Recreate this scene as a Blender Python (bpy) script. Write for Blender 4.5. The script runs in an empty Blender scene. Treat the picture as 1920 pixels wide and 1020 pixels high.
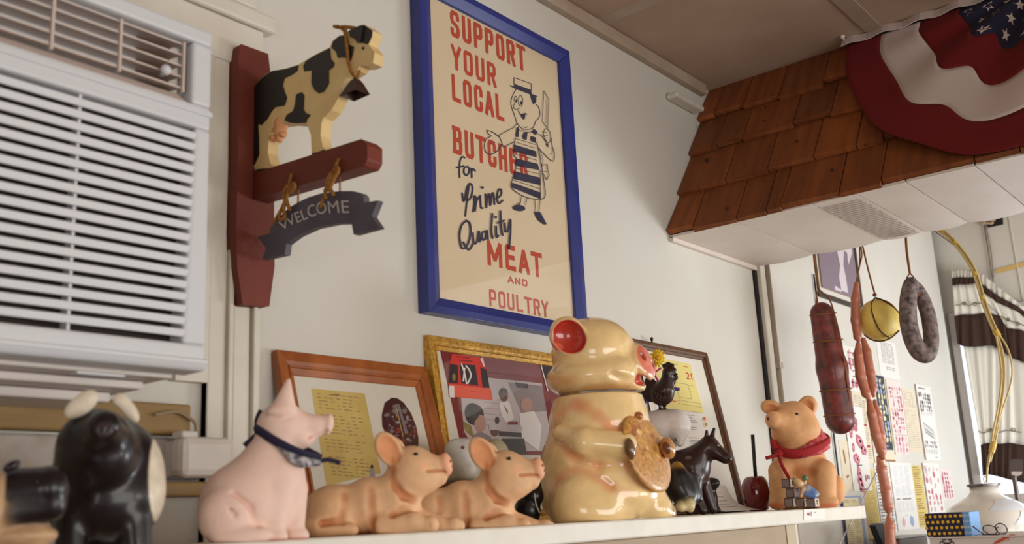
import bpy, bmesh, math, random
import numpy as np
from mathutils import Vector, Matrix, geometry
SC = bpy.context.scene
COL = SC.collection
random.seed(4); RNG = np.random.default_rng(4)

# ------------------------------------------------------------------ camera
FPX = 1910.66
YAW, PIT, ROL = 0.90244277, 0.2374012, -0.0501747
CAM = np.array([0.0, -1.2, 1.6])
def _axes():
    fwd = np.array([math.sin(YAW)*math.cos(PIT), math.cos(YAW)*math.cos(PIT), math.sin(PIT)])
    rt = np.array([math.cos(YAW), -math.sin(YAW), 0]); up = np.cross(rt, fwd)
    c, s = math.cos(ROL), math.sin(ROL)
    return c*rt+s*up, -s*rt+c*up, fwd
AX_R, AX_U, AX_F = _axes()
cd = bpy.data.cameras.new('camera'); cam = bpy.data.objects.new('camera', cd); COL.objects.link(cam)
m = Matrix.Identity(4)
for i in range(3):
    m[i][0], m[i][1], m[i][2], m[i][3] = AX_R[i], AX_U[i], -AX_F[i], CAM[i]
cam.matrix_world = m
cd.sensor_width = 36; cd.lens = 36*FPX/1920; cd.clip_start = .02
cd.dof.use_dof = True; cd.dof.focus_distance = 2.15; cd.dof.aperture_fstop = 5.6
SC.camera = cam

# ------------------------------------------------------------------ light
SC.view_settings.view_transform = 'Standard'; SC.view_settings.look = 'None'
SC.view_settings.gamma = 1; SC.view_settings.use_curve_mapping = False
SC.view_settings.exposure = -0.18
w = bpy.data.worlds.new('world'); SC.world = w; w.use_nodes = True
w.node_tree.nodes['Background'].inputs[0].default_value = (1.0, .76, .62, 1)
w.node_tree.nodes['Background'].inputs[1].default_value = 0.20
def area(name, loc, target, sx, sy, power, col):
    l = bpy.data.lights.new(name, 'AREA'); l.shape = 'RECTANGLE'; l.size = sx; l.size_y = sy
    l.energy = power; l.color = col
    o = bpy.data.objects.new(name, l); COL.objects.link(o); o.location = loc
    o.rotation_euler = (Vector(target)-Vector(loc)).to_track_quat('-Z', 'Y').to_euler()
    return o
area('storefront_daylight', (.7, -3.9, 1.45), (1.3, 0, 1.7), 2.6, 1.3, 66, (1.0, .98, .93))
area('shop_lamp', (2.6, -3.4, 1.5), (1.9, 0, 1.7), 1.0, .6, 17, (1.0, .97, .90))
area('counter_lamp', (3.7, -2.0, 1.35), (3.4, 0, 2.0), 1.2, .6, 44, (.92, .97, 1.0))
area('added_left_fill', (-2.4, -2.6, 1.35), (1.4, 0, 1.7), 1.2, 1.0, 22, (1.0, .97, .92))  # added fill that brightens the left-facing sides, no window there

# ------------------------------------------------------------------ helpers
def ray(x, y):
    return AX_R*((x-960)/FPX) - AX_U*((y-510)/FPX) + AX_F
def on(x, y, ax, val):                       # where a sight line meets a plane of the room
    r = ray(x, y); return CAM + r*((val-CAM[ax])/r[ax])
def hit(x, y, p0, n):
    r = ray(x, y); return CAM + r*(np.dot(n, p0-CAM)/np.dot(n, r))
def lin(c):
    c = c/255; return c/12.92 if c <= .04045 else ((c+.055)/1.055)**2.4
def rgb(t, k=1.0): return tuple(min(1, lin(v)*k) for v in t)
MATS = {}
def mat(name, c, rough=.55, metal=0., noise=None, bump=None, coat=0., spec=.5, rnd=0., trans=0., sheen=0.):
    if name in MATS: return MATS[name]
    M = bpy.data.materials.new(name); M.use_nodes = True; N = M.node_tree.nodes; L = M.node_tree.links
    b = N['Principled BSDF']; col = rgb(c)+(1,)
    b.inputs['Base Color'].default_value = col; b.inputs['Roughness'].default_value = rough
    b.inputs['Metallic'].default_value = metal; b.inputs['Specular IOR Level'].default_value = spec
    b.inputs['Coat Weight'].default_value = coat; b.inputs['Coat Roughness'].default_value = .06
    b.inputs['Sheen Weight'].default_value = sheen
    tc = N.new('ShaderNodeTexCoord'); src = None
    if noise or bump or rnd:
        mp = N.new('ShaderNodeMapping'); L.new(tc.outputs['Object'], mp.inputs['Vector'])
    if noise:                                  # (scale vec or float, darker colour, strength)
        sc, c2, st = noise
        if isinstance(sc, (int, float)): sc = (sc,)*3
        mp.inputs['Scale'].default_value = sc
        nz = N.new('ShaderNodeTexNoise'); nz.inputs['Scale'].default_value = 1; nz.inputs['Detail'].default_value = 5
        if rnd:
            oi = N.new('ShaderNodeObjectInfo'); ad = N.new('ShaderNodeVectorMath'); ad.operation = 'MULTIPLY_ADD'
            ad.inputs[1].default_value = (37, 21, 53)
            L.new(oi.outputs['Random'], ad.inputs[0]); L.new(mp.outputs[0], ad.inputs[2]); L.new(ad.outputs[0], nz.inputs['Vector'])
        else: L.new(mp.outputs[0], nz.inputs['Vector'])
        rp = N.new('ShaderNodeValToRGB'); rp.color_ramp.elements[0].position = .35; rp.color_ramp.elements[1].position = .68
        rp.color_ramp.elements[0].color = rgb(c2)+(1,); rp.color_ramp.elements[1].color = col
        L.new(nz.outputs['Fac'], rp.inputs[0])
        mx = N.new('ShaderNodeMix'); mx.data_type = 'RGBA'; mx.inputs[0].default_value = st
        mx.inputs[6].default_value = col; L.new(rp.outputs[0], mx.inputs[7]); src = mx.outputs[2]
    if rnd:
        hs = N.new('ShaderNodeHueSaturation'); oi2 = N.new('ShaderNodeObjectInfo')
        mr = N.new('ShaderNodeMapRange'); mr.inputs[3].default_value = 1-rnd; mr.inputs[4].default_value = 1+rnd
        L.new(oi2.outputs['Random'], mr.inputs[0]); L.new(mr.outputs[0], hs.inputs['Value'])
        if src: L.new(src, hs.inputs['Color'])
        else: hs.inputs['Color'].default_value = col
        src = hs.outputs[0]
    if src: L.new(src, b.inputs['Base Color'])
    if bump:
        sc, st = bump
        nb = N.new('ShaderNodeTexNoise'); nb.inputs['Scale'].default_value = sc; nb.inputs['Detail'].default_value = 4
        L.new(tc.outputs['Object'], nb.inputs['Vector'])
        bp = N.new('ShaderNodeBump'); bp.inputs['Strength'].default_value = st; bp.inputs['Distance'].default_value = .003
        L.new(nb.outputs['Fac'], bp.inputs['Height']); L.new(bp.outputs[0], b.inputs['Normal'])
    MATS[name] = M; return M
def vmat(name, rough=.5, coat=0., bump=None, noise=0., spec=.5, nscale=60, sss=0.):   # pigment painted on the figure (vertex colours)
    if name in MATS: return MATS[name]
    M = bpy.data.materials.new(name); M.use_nodes = True; N = M.node_tree.nodes; L = M.node_tree.links
    b = N['Principled BSDF']; b.inputs['Roughness'].default_value = rough; b.inputs['Coat Weight'].default_value = coat
    b.inputs['Coat Roughness'].default_value = .05; b.inputs['Specular IOR Level'].default_value = spec
    a = N.new('ShaderNodeAttribute'); a.attribute_name = 'pigment'
    src = a.outputs['Color']; tc = N.new('ShaderNodeTexCoord')
    nz = N.new('ShaderNodeTexNoise'); nz.inputs['Scale'].default_value = nscale; nz.inputs['Detail'].default_value = 5
    L.new(tc.outputs['Object'], nz.inputs['Vector'])
    if noise:
        mr = N.new('ShaderNodeMapRange'); mr.inputs[1].default_value = .3; mr.inputs[2].default_value = .7
        mr.inputs[3].default_value = 1-noise; mr.inputs[4].default_value = 1+noise*.5
        L.new(nz.outputs['Fac'], mr.inputs[0])
        hs = N.new('ShaderNodeHueSaturation'); L.new(mr.outputs[0], hs.inputs['Value']); L.new(src, hs.inputs['Color']); src = hs.outputs[0]
    L.new(src, b.inputs['Base Color'])
    if bump:
        bp = N.new('ShaderNodeBump'); bp.inputs['Strength'].default_value = bump; bp.inputs['Distance'].default_value = .002
        L.new(nz.outputs['Fac'], bp.inputs['Height']); L.new(bp.outputs[0], b.inputs['Normal'])
    MATS[name] = M; return M
def glass_mat(name='pane_glass', tint=(1, 1, 1), ior=1.45):
    if name in MATS: return MATS[name]
    M = bpy.data.materials.new(name); M.use_nodes = True; N = M.node_tree.nodes; L = M.node_tree.links
    N.remove(N['Principled BSDF']); out = N['Material Output']
    lw = N.new('ShaderNodeLayerWeight'); lw.inputs[0].default_value = .5
    pw = N.new('ShaderNodeMath'); pw.operation = 'POWER'; pw.inputs[1].default_value = 4.5; L.new(lw.outputs['Facing'], pw.inputs[0])
    f = N.new('ShaderNodeMath'); f.operation = 'MULTIPLY_ADD'; f.inputs[1].default_value = .92; f.inputs[2].default_value = .06; L.new(pw.outputs[0], f.inputs[0])
    t = N.new('ShaderNodeBsdfTransparent'); t.inputs[0].default_value = tint+(1,)
    g = N.new('ShaderNodeBsdfGlossy'); g.inputs['Roughness'].default_value = .02
    x = N.new('ShaderNodeMixShader'); L.new(f.outputs[0], x.inputs[0]); L.new(t.outputs[0], x.inputs[1]); L.new(g.outputs[0], x.inputs[2])
    L.new(x.outputs[0], out.inputs['Surface']); MATS[name] = M; return M

def tag(o, label=None, cat=None, group=None, kind=None):
    if label: o['label'] = label
    if cat: o['category'] = cat
    if group: o['group'] = group
    if kind: o['kind'] = kind
    return o
def thing(name, loc, label=None, cat=None, group=None, kind=None):
    o = bpy.data.objects.new(name, None); o.empty_display_size = .02; COL.objects.link(o); o.location = Vector(loc)
    return tag(o, label, cat, group, kind)
def wloc(o):
    v = Vector(o.location)
    while o.parent: o = o.parent; v += Vector(o.location)
    return v
class MB:
    """collects shapes in room coordinates and links them as ONE mesh"""
    def __init__(s): s.v = []; s.f = []; s.m = []; s.mi = 0
    def add(s, vs, fs, mi=None):
        b = len(s.v); s.v += [tuple(map(float, p)) for p in vs]
        s.f += [tuple(b+i for i in f) for f in fs]; s.m += [s.mi if mi is None else mi]*len(fs); return s
    def hexa(s, p, mi=None):                 # 8 corners: 4 of one end, 4 of the other
        return s.add(p, [(3, 2, 1, 0), (4, 5, 6, 7), (0, 1, 5, 4), (1, 2, 6, 5), (2, 3, 7, 6), (3, 0, 4, 7)], mi)
    def box(s, a, b, mi=None):
        (x0, y0, z0), (x1, y1, z1) = a, b
        return s.hexa([(x0, y0, z0), (x1, y0, z0), (x1, y1, z0), (x0, y1, z0), (x0, y0, z1), (x1, y0, z1), (x1, y1, z1), (x0, y1, z1)], mi)
    def obox(s, c, ax, h, mi=None):          # oriented box: centre, 3 axes, half sizes
        c = np.array(c, float); A, B, C_ = [np.array(a, float)*k for a, k in zip(ax, h)]
        return s.hexa([c-A-B-C_, c+A-B-C_, c+A+B-C_, c-A+B-C_, c-A-B+C_, c+A-B+C_, c+A+B+C_, c-A+B+C_], mi)
    def prism(s, pts, ext, mi=None, mi_side=None, bevel=0):
        n = len(pts); P = [np.array(p, float) for p in pts]; e = np.array(ext, float)
        tris = geometry.tessellate_polygon([[Vector(p) for p in P]])
        s.add(P, [tuple(t) for t in tris], mi); s.add([p+e for p in P], [tuple(t[::-1]) for t in tris], mi)
        s.add(P+[p+e for p in P], [(i, (i+1) % n, n+(i+1) % n, n+i) for i in range(n)], mi if mi_side is None else mi_side)
        return s
    def poly(s, pts, mi=None):
        P = [Vector(p) for p in pts]; tris = geometry.tessellate_polygon([P])
        return s.add(P, [tuple(t) for t in tris], mi)
    def tube(s, pts, r, n=8, mi=None, closed=False, flat=None):
        P = [np.array(p, float) for p in pts]; k = len(P)
        R = [r]*k if isinstance(r, (int, float)) else list(r)
        vs = []; prev = None
        for i in range(k):
            a = P[(i-1) % k] if (i > 0 or closed) else P[i]; b = P[(i+1) % k] if (i < k-1 or closed) else P[i]
            t = b-a; t /= (np.linalg.norm(t)+1e-12)
            if prev is None:
                u = np.cross(t, (0, 0, 1.0))
                if np.linalg.norm(u) < .1: u = np.cross(t, (1.0, 0, 0))
            else: u = prev - t*np.dot(prev, t)
            u /= np.linalg.norm(u)+1e-12; prev = u; w_ = np.cross(t, u)
            fu, fw = flat if flat else (1, 1)
            for j in range(n):
                q = 2*math.pi*j/n; vs.append(P[i]+R[i]*(u*math.cos(q)*fu+w_*math.sin(q)*fw))
        fs = []
        for i in range(k if closed else k-1):
            i2 = (i+1) % k
            for j in range(n): fs.append((i*n+j, i*n+(j+1) % n, i2*n+(j+1) % n, i2*n+j))
        if not closed: fs += [tuple(range(n))[::-1], tuple((k-1)*n+j for j in range(n))]
        return s.add(vs, fs, mi)
    def lathe(s, prof, c, n=24, mi=None, sx=1, sy=1):   # prof (r, z) bottom to top
        vs = []; fs = []
        for r, z in prof:
            for j in range(n):
                q = 2*math.pi*j/n; vs.append((c[0]+r*math.cos(q)*sx, c[1]+r*math.sin(q)*sy, c[2]+z))
        for i in range(len(prof)-1):
            for j in range(n): fs.append((i*n+j, i*n+(j+1) % n, (i+1)*n+(j+1) % n, (i+1)*n+j))
        fs += [tuple(range(n))[::-1], tuple((len(prof)-1)*n+j for j in range(n))]
        return s.add(vs, fs, mi)
    def ball(s, c, r, n=12, mi=None, ax=None):
        r = (r,)*3 if isinstance(r, (int, float)) else r
        ax = ax or ((1, 0, 0), (0, 1, 0), (0, 0, 1)); A = [np.array(a, float)*k for a, k in zip(ax, r)]
        c = np.array(c, float); vs = [c-A[2]]; m_ = n//2
        for i in range(1, m_):
            t = math.pi*i/m_
            for j in range(n):
                q = 2*math.pi*j/n; vs.append(c+A[0]*math.sin(t)*math.cos(q)+A[1]*math.sin(t)*math.sin(q)-A[2]*math.cos(t))
        vs.append(c+A[2]); fs = []; e = len(vs)-1
        for j in range(n):
            fs.append((0, 1+(j+1) % n, 1+j)); fs.append((e, 1+(m_-2)*n+j, 1+(m_-2)*n+(j+1) % n))
            for i in range(m_-2): fs.append((1+i*n+j, 1+i*n+(j+1) % n, 1+(i+1)*n+(j+1) % n, 1+(i+1)*n+j))
        return s.add(vs, fs, mi)
    def build(s, name, mats, parent=None, smooth=False, bevel=0, label=None, cat=None, group=None, kind=None, fix=True):
        if not isinstance(mats, (list, tuple)): mats = [mats]
        A = np.array(s.v)
        if parent is not None: org = np.array(wloc(parent)); loc = (0, 0, 0)
        else:
            org = np.array([(A[:, 0].min()+A[:, 0].max())/2, (A[:, 1].min()+A[:, 1].max())/2, A[:, 2].min()]); loc = org
        me = bpy.data.meshes.new(name); me.from_pydata((A-org).tolist(), [], s.f)
        for M in mats: me.materials.append(M)
        me.polygons.foreach_set('material_index', s.m)
        if smooth: me.polygons.foreach_set('use_smooth', [True]*len(me.polygons))
        if fix:
            bm = bmesh.new(); bm.from_mesh(me); bmesh.ops.recalc_face_normals(bm, faces=bm.faces); bm.to_mesh(me); bm.free()
        me.update(); o = bpy.data.objects.new(name, me); COL.objects.link(o); o.location = Vector(loc)
        if parent is not None: o.parent = parent
        if bevel:
            b = o.modifiers.new('bevel', 'BEVEL'); b.width = bevel; b.segments = 2; b.limit_method = 'ANGLE'
        if smooth == 'auto':
            me.polygons.foreach_set('use_smooth', [True]*len(me.polygons)); me.set_sharp_from_angle(angle=.6)
        return tag(o, label, cat, group, kind)

class Plane:
    """a flat sheet in the room; art is laid on it as raised ink"""
    def __init__(s, p0, n):
        s.p0 = np.array(p0, float); n = np.array(n, float); s.n = n/np.linalg.norm(n)
        if np.dot(s.n, CAM-s.p0) < 0: s.n = -s.n
    def px(s, x, y, off=0.): return hit(x, y, s.p0+s.n*off, s.n)
class Ink:
    """flat print on a Plane, traced in a crop frame"""
    def __init__(s, pl, ox=0, oy=0, k=1., off=.0006): s.pl, s.ox, s.oy, s.k, s.off = pl, ox, oy, k, off; s.mb = MB(); s.lay = 0; s.n = 0
    def P(s, x, y): return s.pl.px(s.ox+x/s.k, s.oy+y/s.k, s.off+s.lay*.0002+s.n*3e-6)
    def fill(s, pts, mi=0): s.n += 1; s.mb.poly([s.P(*p) for p in pts], mi)
    def line(s, pts, wd, mi=0, closed=False):
        if closed: pts = list(pts)+[pts[0]]
        h = wd/2
        for (a, b) in zip(pts[:-1], pts[1:]):
            dx, dy = b[0]-a[0], b[1]-a[1]; l = math.hypot(dx, dy) or 1; nx, ny = -dy/l*h, dx/l*h
            s.fill([(a[0]+nx, a[1]+ny), (b[0]+nx, b[1]+ny), (b[0]-nx, b[1]-ny), (a[0]-nx, a[1]-ny)], mi)
        if wd*1.0/s.k > 1.2:
            for p in pts: s.ell(p[0], p[1], h, h, mi, 8)
    def ell(s, x, y, rx, ry, mi=0, n=14, rot=0, jit=0):
        c, q = math.cos(rot), math.sin(rot); o = []
        for j in range(n):
            a = 2*math.pi*j/n; f = 1+(random.random()-.5)*jit
            u, v = rx*f*math.cos(a), ry*f*math.sin(a); o.append((x+u*c-v*q, y+u*q+v*c))
        s.fill(o, mi)
    def curve(s, pts, wd, mi=0, closed=False): s.line(smooth_pts(pts, closed), wd, mi)
    def build(s, name, mats, parent, **k): return s.mb.build(name, mats, parent, fix=False, **k)
def smooth_pts(pts, closed=False, sub=5):
    P = [np.array(p, float) for p in pts]; n = len(P); out = []
    rng = range(n if closed else n-1)
    for i in rng:
        p0 = P[(i-1) % n] if (closed or i > 0) else P[i]; p1 = P[i]; p2 = P[(i+1) % n]
        p3 = P[(i+2) % n] if (closed or i+2 < n) else p2
        for j in range(sub):
            t = j/sub
            out.append(.5*((2*p1)+(-p0+p2)*t+(2*p0-5*p1+4*p2-p3)*t*t+(-p0+3*p1-3*p2+p3)*t**3))
    if not closed: out.append(P[-1])
    else: out.append(out[0])
    return [tuple(p) for p in out]
def text2d(s, bold=0.):
    cu = bpy.data.curves.new('t', 'FONT'); cu.body = s; cu.size = 1; cu.offset = bold; cu.resolution_u = 3
    o = bpy.data.objects.new('t', cu); COL.objects.link(o)
    dg = bpy.context.evaluated_depsgraph_get(); me = bpy.data.meshes.new_from_object(o.evaluated_get(dg))
    v = np.array([x.co[:2] for x in me.vertices]); f = [tuple(p.vertices) for p in me.polygons]
    bpy.data.objects.remove(o); bpy.data.curves.remove(cu); bpy.data.meshes.remove(me)
    v = (v-v.min(0))/(v.max(0)-v.min(0)); return v, f
def put_text(mb, s, fn, mi=0, bold=0.):
    v, f = text2d(s, bold); mb.add([fn(a, b) for a, b in v], f, mi)

GOTHIC = dict(S=[[(.92,.79),(.92,.88),(.78,1),(.22,1),(.08,.88),(.08,.68),(.2,.56),(.8,.44),(.92,.32),(.92,.12),(.78,0),(.22,0),(.08,.12),(.08,.21)]], U=[[(.08,1),(.08,.12),(.22,0),(.78,0),(.92,.12),(.92,1)]],
 P=[[(.08,0),(.08,1),(.76,1),(.92,.88),(.92,.56),(.76,.44),(.08,.44)]], O=[[(.08,.5),(.08,.88),(.22,1),(.78,1),(.92,.88),(.92,.12),(.78,0),(.22,0),(.08,.12),(.08,.5)]], R=[[(.08,0),(.08,1),(.76,1),(.92,.88),(.92,.6),(.76,.48),(.08,.48)],[(.58,.48),(.94,0)]],
 T=[[(0,1),(1,1)],[(.5,1),(.5,0)]], Y=[[(.02,1),(.5,.45),(.98,1)],[(.5,.45),(.5,0)]], L=[[(.08,1),(.08,0),(.92,0)]], C=[[(.92,.7),(.92,.88),(.78,1),(.22,1),(.08,.88),(.08,.12),(.22,0),(.78,0),(.92,.12),(.92,.3)]],
 A=[[(.02,0),(.5,1),(.98,0)],[(.22,.28),(.78,.28)]], B=[[(.08,.52),(.74,.52),(.86,.64),(.86,.9),(.74,1),(.0,1)],[(.08,1),(.08,0)],[(0,0),(.78,0),(.92,.12),(.92,.4),(.74,.52)]], H=[[(.08,1),(.08,0)],[(.92,1),(.92,0)],[(.08,.52),(.92,.52)]], E=[[(.9,1),(.08,1),(.08,0),(.9,0)],[(.08,.52),(.78,.52)]],
 M=[[(.06,0),(.06,1),(.5,.2),(.94,1),(.94,0)]], N=[[(.08,0),(.08,1),(.92,0),(.92,1)]], D=[[(.08,0),(.08,1),(.72,1),(.92,.85),(.92,.15),(.72,0),(.08,0)]])
def gothic(mb, s_, fn, w_, h_, wd, gap=.16, mi=0, wide='M'):
    """condensed block lettering: fn maps metres (x, z) of the line to the room"""
    ws = [1.35 if c in wide else 1. for c in s_]; tot = sum(ws)+gap*(len(s_)-1); x = 0; u = w_/tot; z_ = 0
    for c, k in zip(s_, ws):
        for L_ in GOTHIC[c]:
            P_ = [(x+wd/2+(k*u-wd)*a, wd/2+(h_-wd)*b) for a, b in L_]
            for i, (p, q) in enumerate(zip(P_[:-1], P_[1:])):
                d = np.array(q)-np.array(p); l = np.linalg.norm(d); d /= l; n = np.array([-d[1], d[0]])*wd/2; e = d*wd/2
                a_, b_ = np.array(p)-(e if i == 0 else e*.38), np.array(q)+(e if i == len(P_)-2 else e*.38); z_ += 1
                mb.add([fn(*(a_+n), z_), fn(*(b_+n), z_), fn(*(b_-n), z_), fn(*(a_-n), z_)], [(0, 1, 2, 3)], mi)
        x += (k+gap)*u
# ---- blended solids (signed distance fields turned into one continuous skin)
def surfnet(F, o, h):
    S = F < 0; n = np.array(F.shape)-1
    def cv(A, d): return A[d[0]:d[0]+n[0], d[1]:d[1]+n[1], d[2]:d[2]+n[2]]
    cs = [(i, j, k) for i in (0, 1) for j in (0, 1) for k in (0, 1)]
    cnt = sum(cv(S, c).astype(np.int8) for c in cs); mix = (cnt > 0) & (cnt < 8)
    idx = -np.ones(mix.shape, int); cells = np.argwhere(mix); idx[mix] = np.arange(len(cells))
    acc = np.zeros((len(cells), 3)); num = np.zeros(len(cells))
    for c in cs:
        for ax in range(3):
            if c[ax]: continue
            d = list(c); d[ax] = 1
            fa = cv(F, c)[mix]; fb = cv(F, d)[mix]; x = (fa < 0) != (fb < 0)
            t = np.where(x, fa/(fa-fb+1e-20), 0); p = np.tile(np.array(c, float), (len(cells), 1)); p[:, ax] = t
            acc[x] += p[x]; num[x] += 1
    V = (cells+acc/np.maximum(num, 1)[:, None])*h+np.array(o)
    Q = []
    for ax, (u, v) in enumerate(((1, 2), (2, 0), (0, 1))):
        sl0 = [slice(None)]*3; sl1 = [slice(None)]*3; sl0[ax] = slice(0, -1); sl1[ax] = slice(1, None)
        a = S[tuple(sl0)]; b = S[tuple(sl1)]; e = np.argwhere(a != b)
        ok = (e[:, u] >= 1) & (e[:, v] >= 1) & (e[:, u] < F.shape[u]-1) & (e[:, v] < F.shape[v]-1); e = e[ok]
        ins = a[tuple(e.T)]
        def cell(du, dv):
            q = e.copy(); q[:, u] += du; q[:, v] += dv; return idx[tuple(q.T)]
        q = np.stack([cell(-1, -1), cell(0, -1), cell(0, 0), cell(-1, 0)], 1); q[~ins] = q[~ins][:, ::-1]; Q.append(q)
    return V, np.concatenate(Q)
class Fig:
    """a modelled figure. Its frame stands upright at its base: a = to the right, c = towards the viewer, b = up; sizes in picture units of that place"""
    def __init__(s, bx, Y=None, Z=1.59, X=None, by=985):
        p = on(bx, by, 1, Y) if Y is not None else on(bx, by, 0, X)
        s.B = np.array([p[0], p[1], Z]); d = s.B-CAM; d[2] = 0; s.d = d/np.linalg.norm(d)
        s.r = np.array([s.d[1], -s.d[0], 0]); s.prims = []; s.col = (1, 1, 1); s.k0 = 8
        q0 = hit(bx, by, s.B, s.d); q1 = hit(bx+10, by, s.B, s.d); s.s = np.linalg.norm(q1-q0)/10
        s.sc = 1.; s.o0 = (0, 0); s.o1 = (0, 0)
    def remap(s, o0, o1, k): s.o0, s.o1, s.sc = o0, o1, k
    def w(s, x, y, c=0):
        x = s.o1[0]+(x-s.o0[0])*s.sc; y = s.o1[1]+(y-s.o0[1])*s.sc
        return hit(x, y, s.B-s.d*c*s.s*s.sc, s.d)
    def loc(s, x, y, c=0):
        q = s.w(x, y, c)-s.B; return np.array([q@s.r, q@s.d, q[2]])
    def toW(s, V): return s.B+V[:, :1]*s.r+V[:, 1:2]*s.d+V[:, 2:3]*np.array([0, 0, 1.])
    def E(s, x, y, c, rx, ry, rc, rot=0, yaw=0, col=None, op='+', k=None, edge=4):
        z = s.s*s.sc; a = math.radians(rot); b = math.radians(yaw)
        # columns: thin/right axis, depth axis, up axis in local (a, e, b); yaw turns right axis to the viewer, rot turns clockwise on screen
        Ry = np.array([[math.cos(b), math.sin(b), 0], [-math.sin(b), math.cos(b), 0], [0, 0, 1]])
        Rr = np.array([[math.cos(a), 0, math.sin(a)], [0, 1, 0], [-math.sin(a), 0, math.cos(a)]])
        s.prims.append(('E', s.loc(x, y, c), np.array([rx, rc, ry])*z, Rr@Ry, s.col if col is None else col, op, (s.k0 if k is None else k)*z, edge*z)); return s
    def C(s, x0, y0, c0, r0, x1, y1, c1, r1, col=None, op='+', k=None, edge=4):
        z = s.s*s.sc
        s.prims.append(('C', s.loc(x0, y0, c0), s.loc(x1, y1, c1), (r0*z, r1*z), s.col if col is None else col, op, (s.k0 if k is None else k)*z, edge*z)); return s
    def path(s, pts, op='+', col=None, k=None, edge=4):
        for a, b in zip(pts[:-1], pts[1:]): s.C(*a, *b, col=col, op=op, k=k, edge=edge)
        return s
    @staticmethod
    def dist(p, P):
        if p[0] == 'E':
            q = (P-p[1])@p[3]; r = p[2]
            k0 = np.sqrt(((q/r)**2).sum(-1)); k1 = np.sqrt(((q/r**2)**2).sum(-1))+1e-9
            return np.where(k0 < 1e-3, -r.min(), k0*(k0-1)/k1)
        a, b = p[1], p[2]; ab = b-a; t = np.clip(((P-a)@ab)/(ab@ab+1e-12), 0, 1)
        return np.sqrt((((P-a)-t[..., None]*ab)**2).sum(-1))-(p[3][0]+(p[3][1]-p[3][0])*t)
    def mesh(s, name, M, parent=None, res=80, floor=True, zcut=None, ztop=None, label=None, cat=None, group=None):
        lo = np.full(3, 1e9); hi = -lo
        for p in s.prims:
            if p[5] != '+': continue
            if p[0] == 'E':
                ext = np.abs(p[3])@p[2]; lo = np.minimum(lo, p[1]-ext); hi = np.maximum(hi, p[1]+ext)
            else:
                for q, r in ((p[1], p[3][0]), (p[2], p[3][1])): lo = np.minimum(lo, q-r); hi = np.maximum(hi, q+r)
        h = (hi-lo).max()/res; lo = lo-3.3*h; hi = hi+3*h
        if floor: lo[2] = max(lo[2], -2.3*h)
        g = [np.arange(lo[i], hi[i]+h, h) for i in range(3)]
        P = np.stack(np.meshgrid(*g, indexing='ij'), -1); D = np.full(P.shape[:3], 1e3)
        for p in s.prims:
            if p[5] == 'p': continue
            di = s.dist(p, P); k = max(p[6], 1e-6)
            if p[5] == '+': t = np.maximum(k-np.abs(D-di), 0)/k; D = np.minimum(D, di)-t*t*k/4
            else: t = np.maximum(k-np.abs(D+di), 0)/k; D = np.maximum(D, -di)+t*t*k/4
        if floor: D = np.maximum(D, -P[..., 2])
        if zcut is not None: D = np.maximum(D, zcut-P[..., 2])
        if ztop is not None: D = np.maximum(D, P[..., 2]-ztop)
        V, Q = surfnet(D, lo, h)
        W = np.zeros((len(V), 3)); S = np.zeros(len(V)); tau = 2.0*s.s*s.sc
        for p in s.prims:
            if p[5] != '+': continue
            wt = np.exp(-np.clip(s.dist(p, V)/tau, -6, 12)); W += wt[:, None]*np.array(rgb(p[4])); S += wt
        Cc = W/S[:, None]
        for p in s.prims:
            if p[5] not in 'p-' or p[4] is None or (p[5] == '-' and p[4] == s.col): continue
            t = np.clip((-s.dist(p, V)+(p[7] if p[5] == '-' else 0))/p[7], 0, 1)[:, None]; t = t*t*(3-2*t); Cc = Cc*(1-t)+np.array(rgb(p[4]))*t
        Wv = s.toW(V); org = np.array(wloc(parent)) if parent is not None else s.B
        me = bpy.data.meshes.new(name); nf = len(Q)
        me.vertices.add(len(V)); me.vertices.foreach_set('co', (Wv-org).ravel().astype(np.float32))
        me.loops.add(nf*4); me.loops.foreach_set('vertex_index', Q.ravel().astype(np.int32))
        me.polygons.add(nf); me.polygons.foreach_set('loop_start', np.arange(0, nf*4, 4, dtype=np.int32))
        me.polygons.foreach_set('loop_total', np.full(nf, 4, dtype=np.int32)); me.polygons.foreach_set('use_smooth', np.ones(nf, bool))
        me.update(); me.validate()
        at = me.color_attributes.new('pigment', 'FLOAT_COLOR', 'POINT')
        at.data.foreach_set('color', np.concatenate([Cc, np.ones((len(V), 1))], 1).ravel().astype(np.float32))
        me.materials.append(M); o = bpy.data.objects.new(name, me); COL.objects.link(o)
        if parent is not None: o.parent = parent
        else: o.location = Vector(s.B)
        s.prims = []; return tag(o, label, cat, group)
    def root(s, name, label, cat, group=None): return thing(name, s.B, label, cat, group)
    def ball(s, mb, x, y, c, rx, ry=None, rc=None, n=12, mi=None):
        z = s.s*s.sc; mb.ball(s.w(x, y, c), (rx*z, (rc or rx)*z, (ry or rx)*z), n, mi, (s.r, s.d, (0, 0, 1)))
    def pts(s, L): return [s.w(*p) for p in L]
def hair_tube(mb, fig, pts, r, n=6, mi=None, closed=False, flat=None, sm=True):
    if sm: pts = smooth_pts(pts, closed, 4); pts = pts[:-1] if closed else pts
    mb.tube([fig.w(*p) for p in pts], r*fig.s*fig.sc, n, mi, closed, flat)
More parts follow.
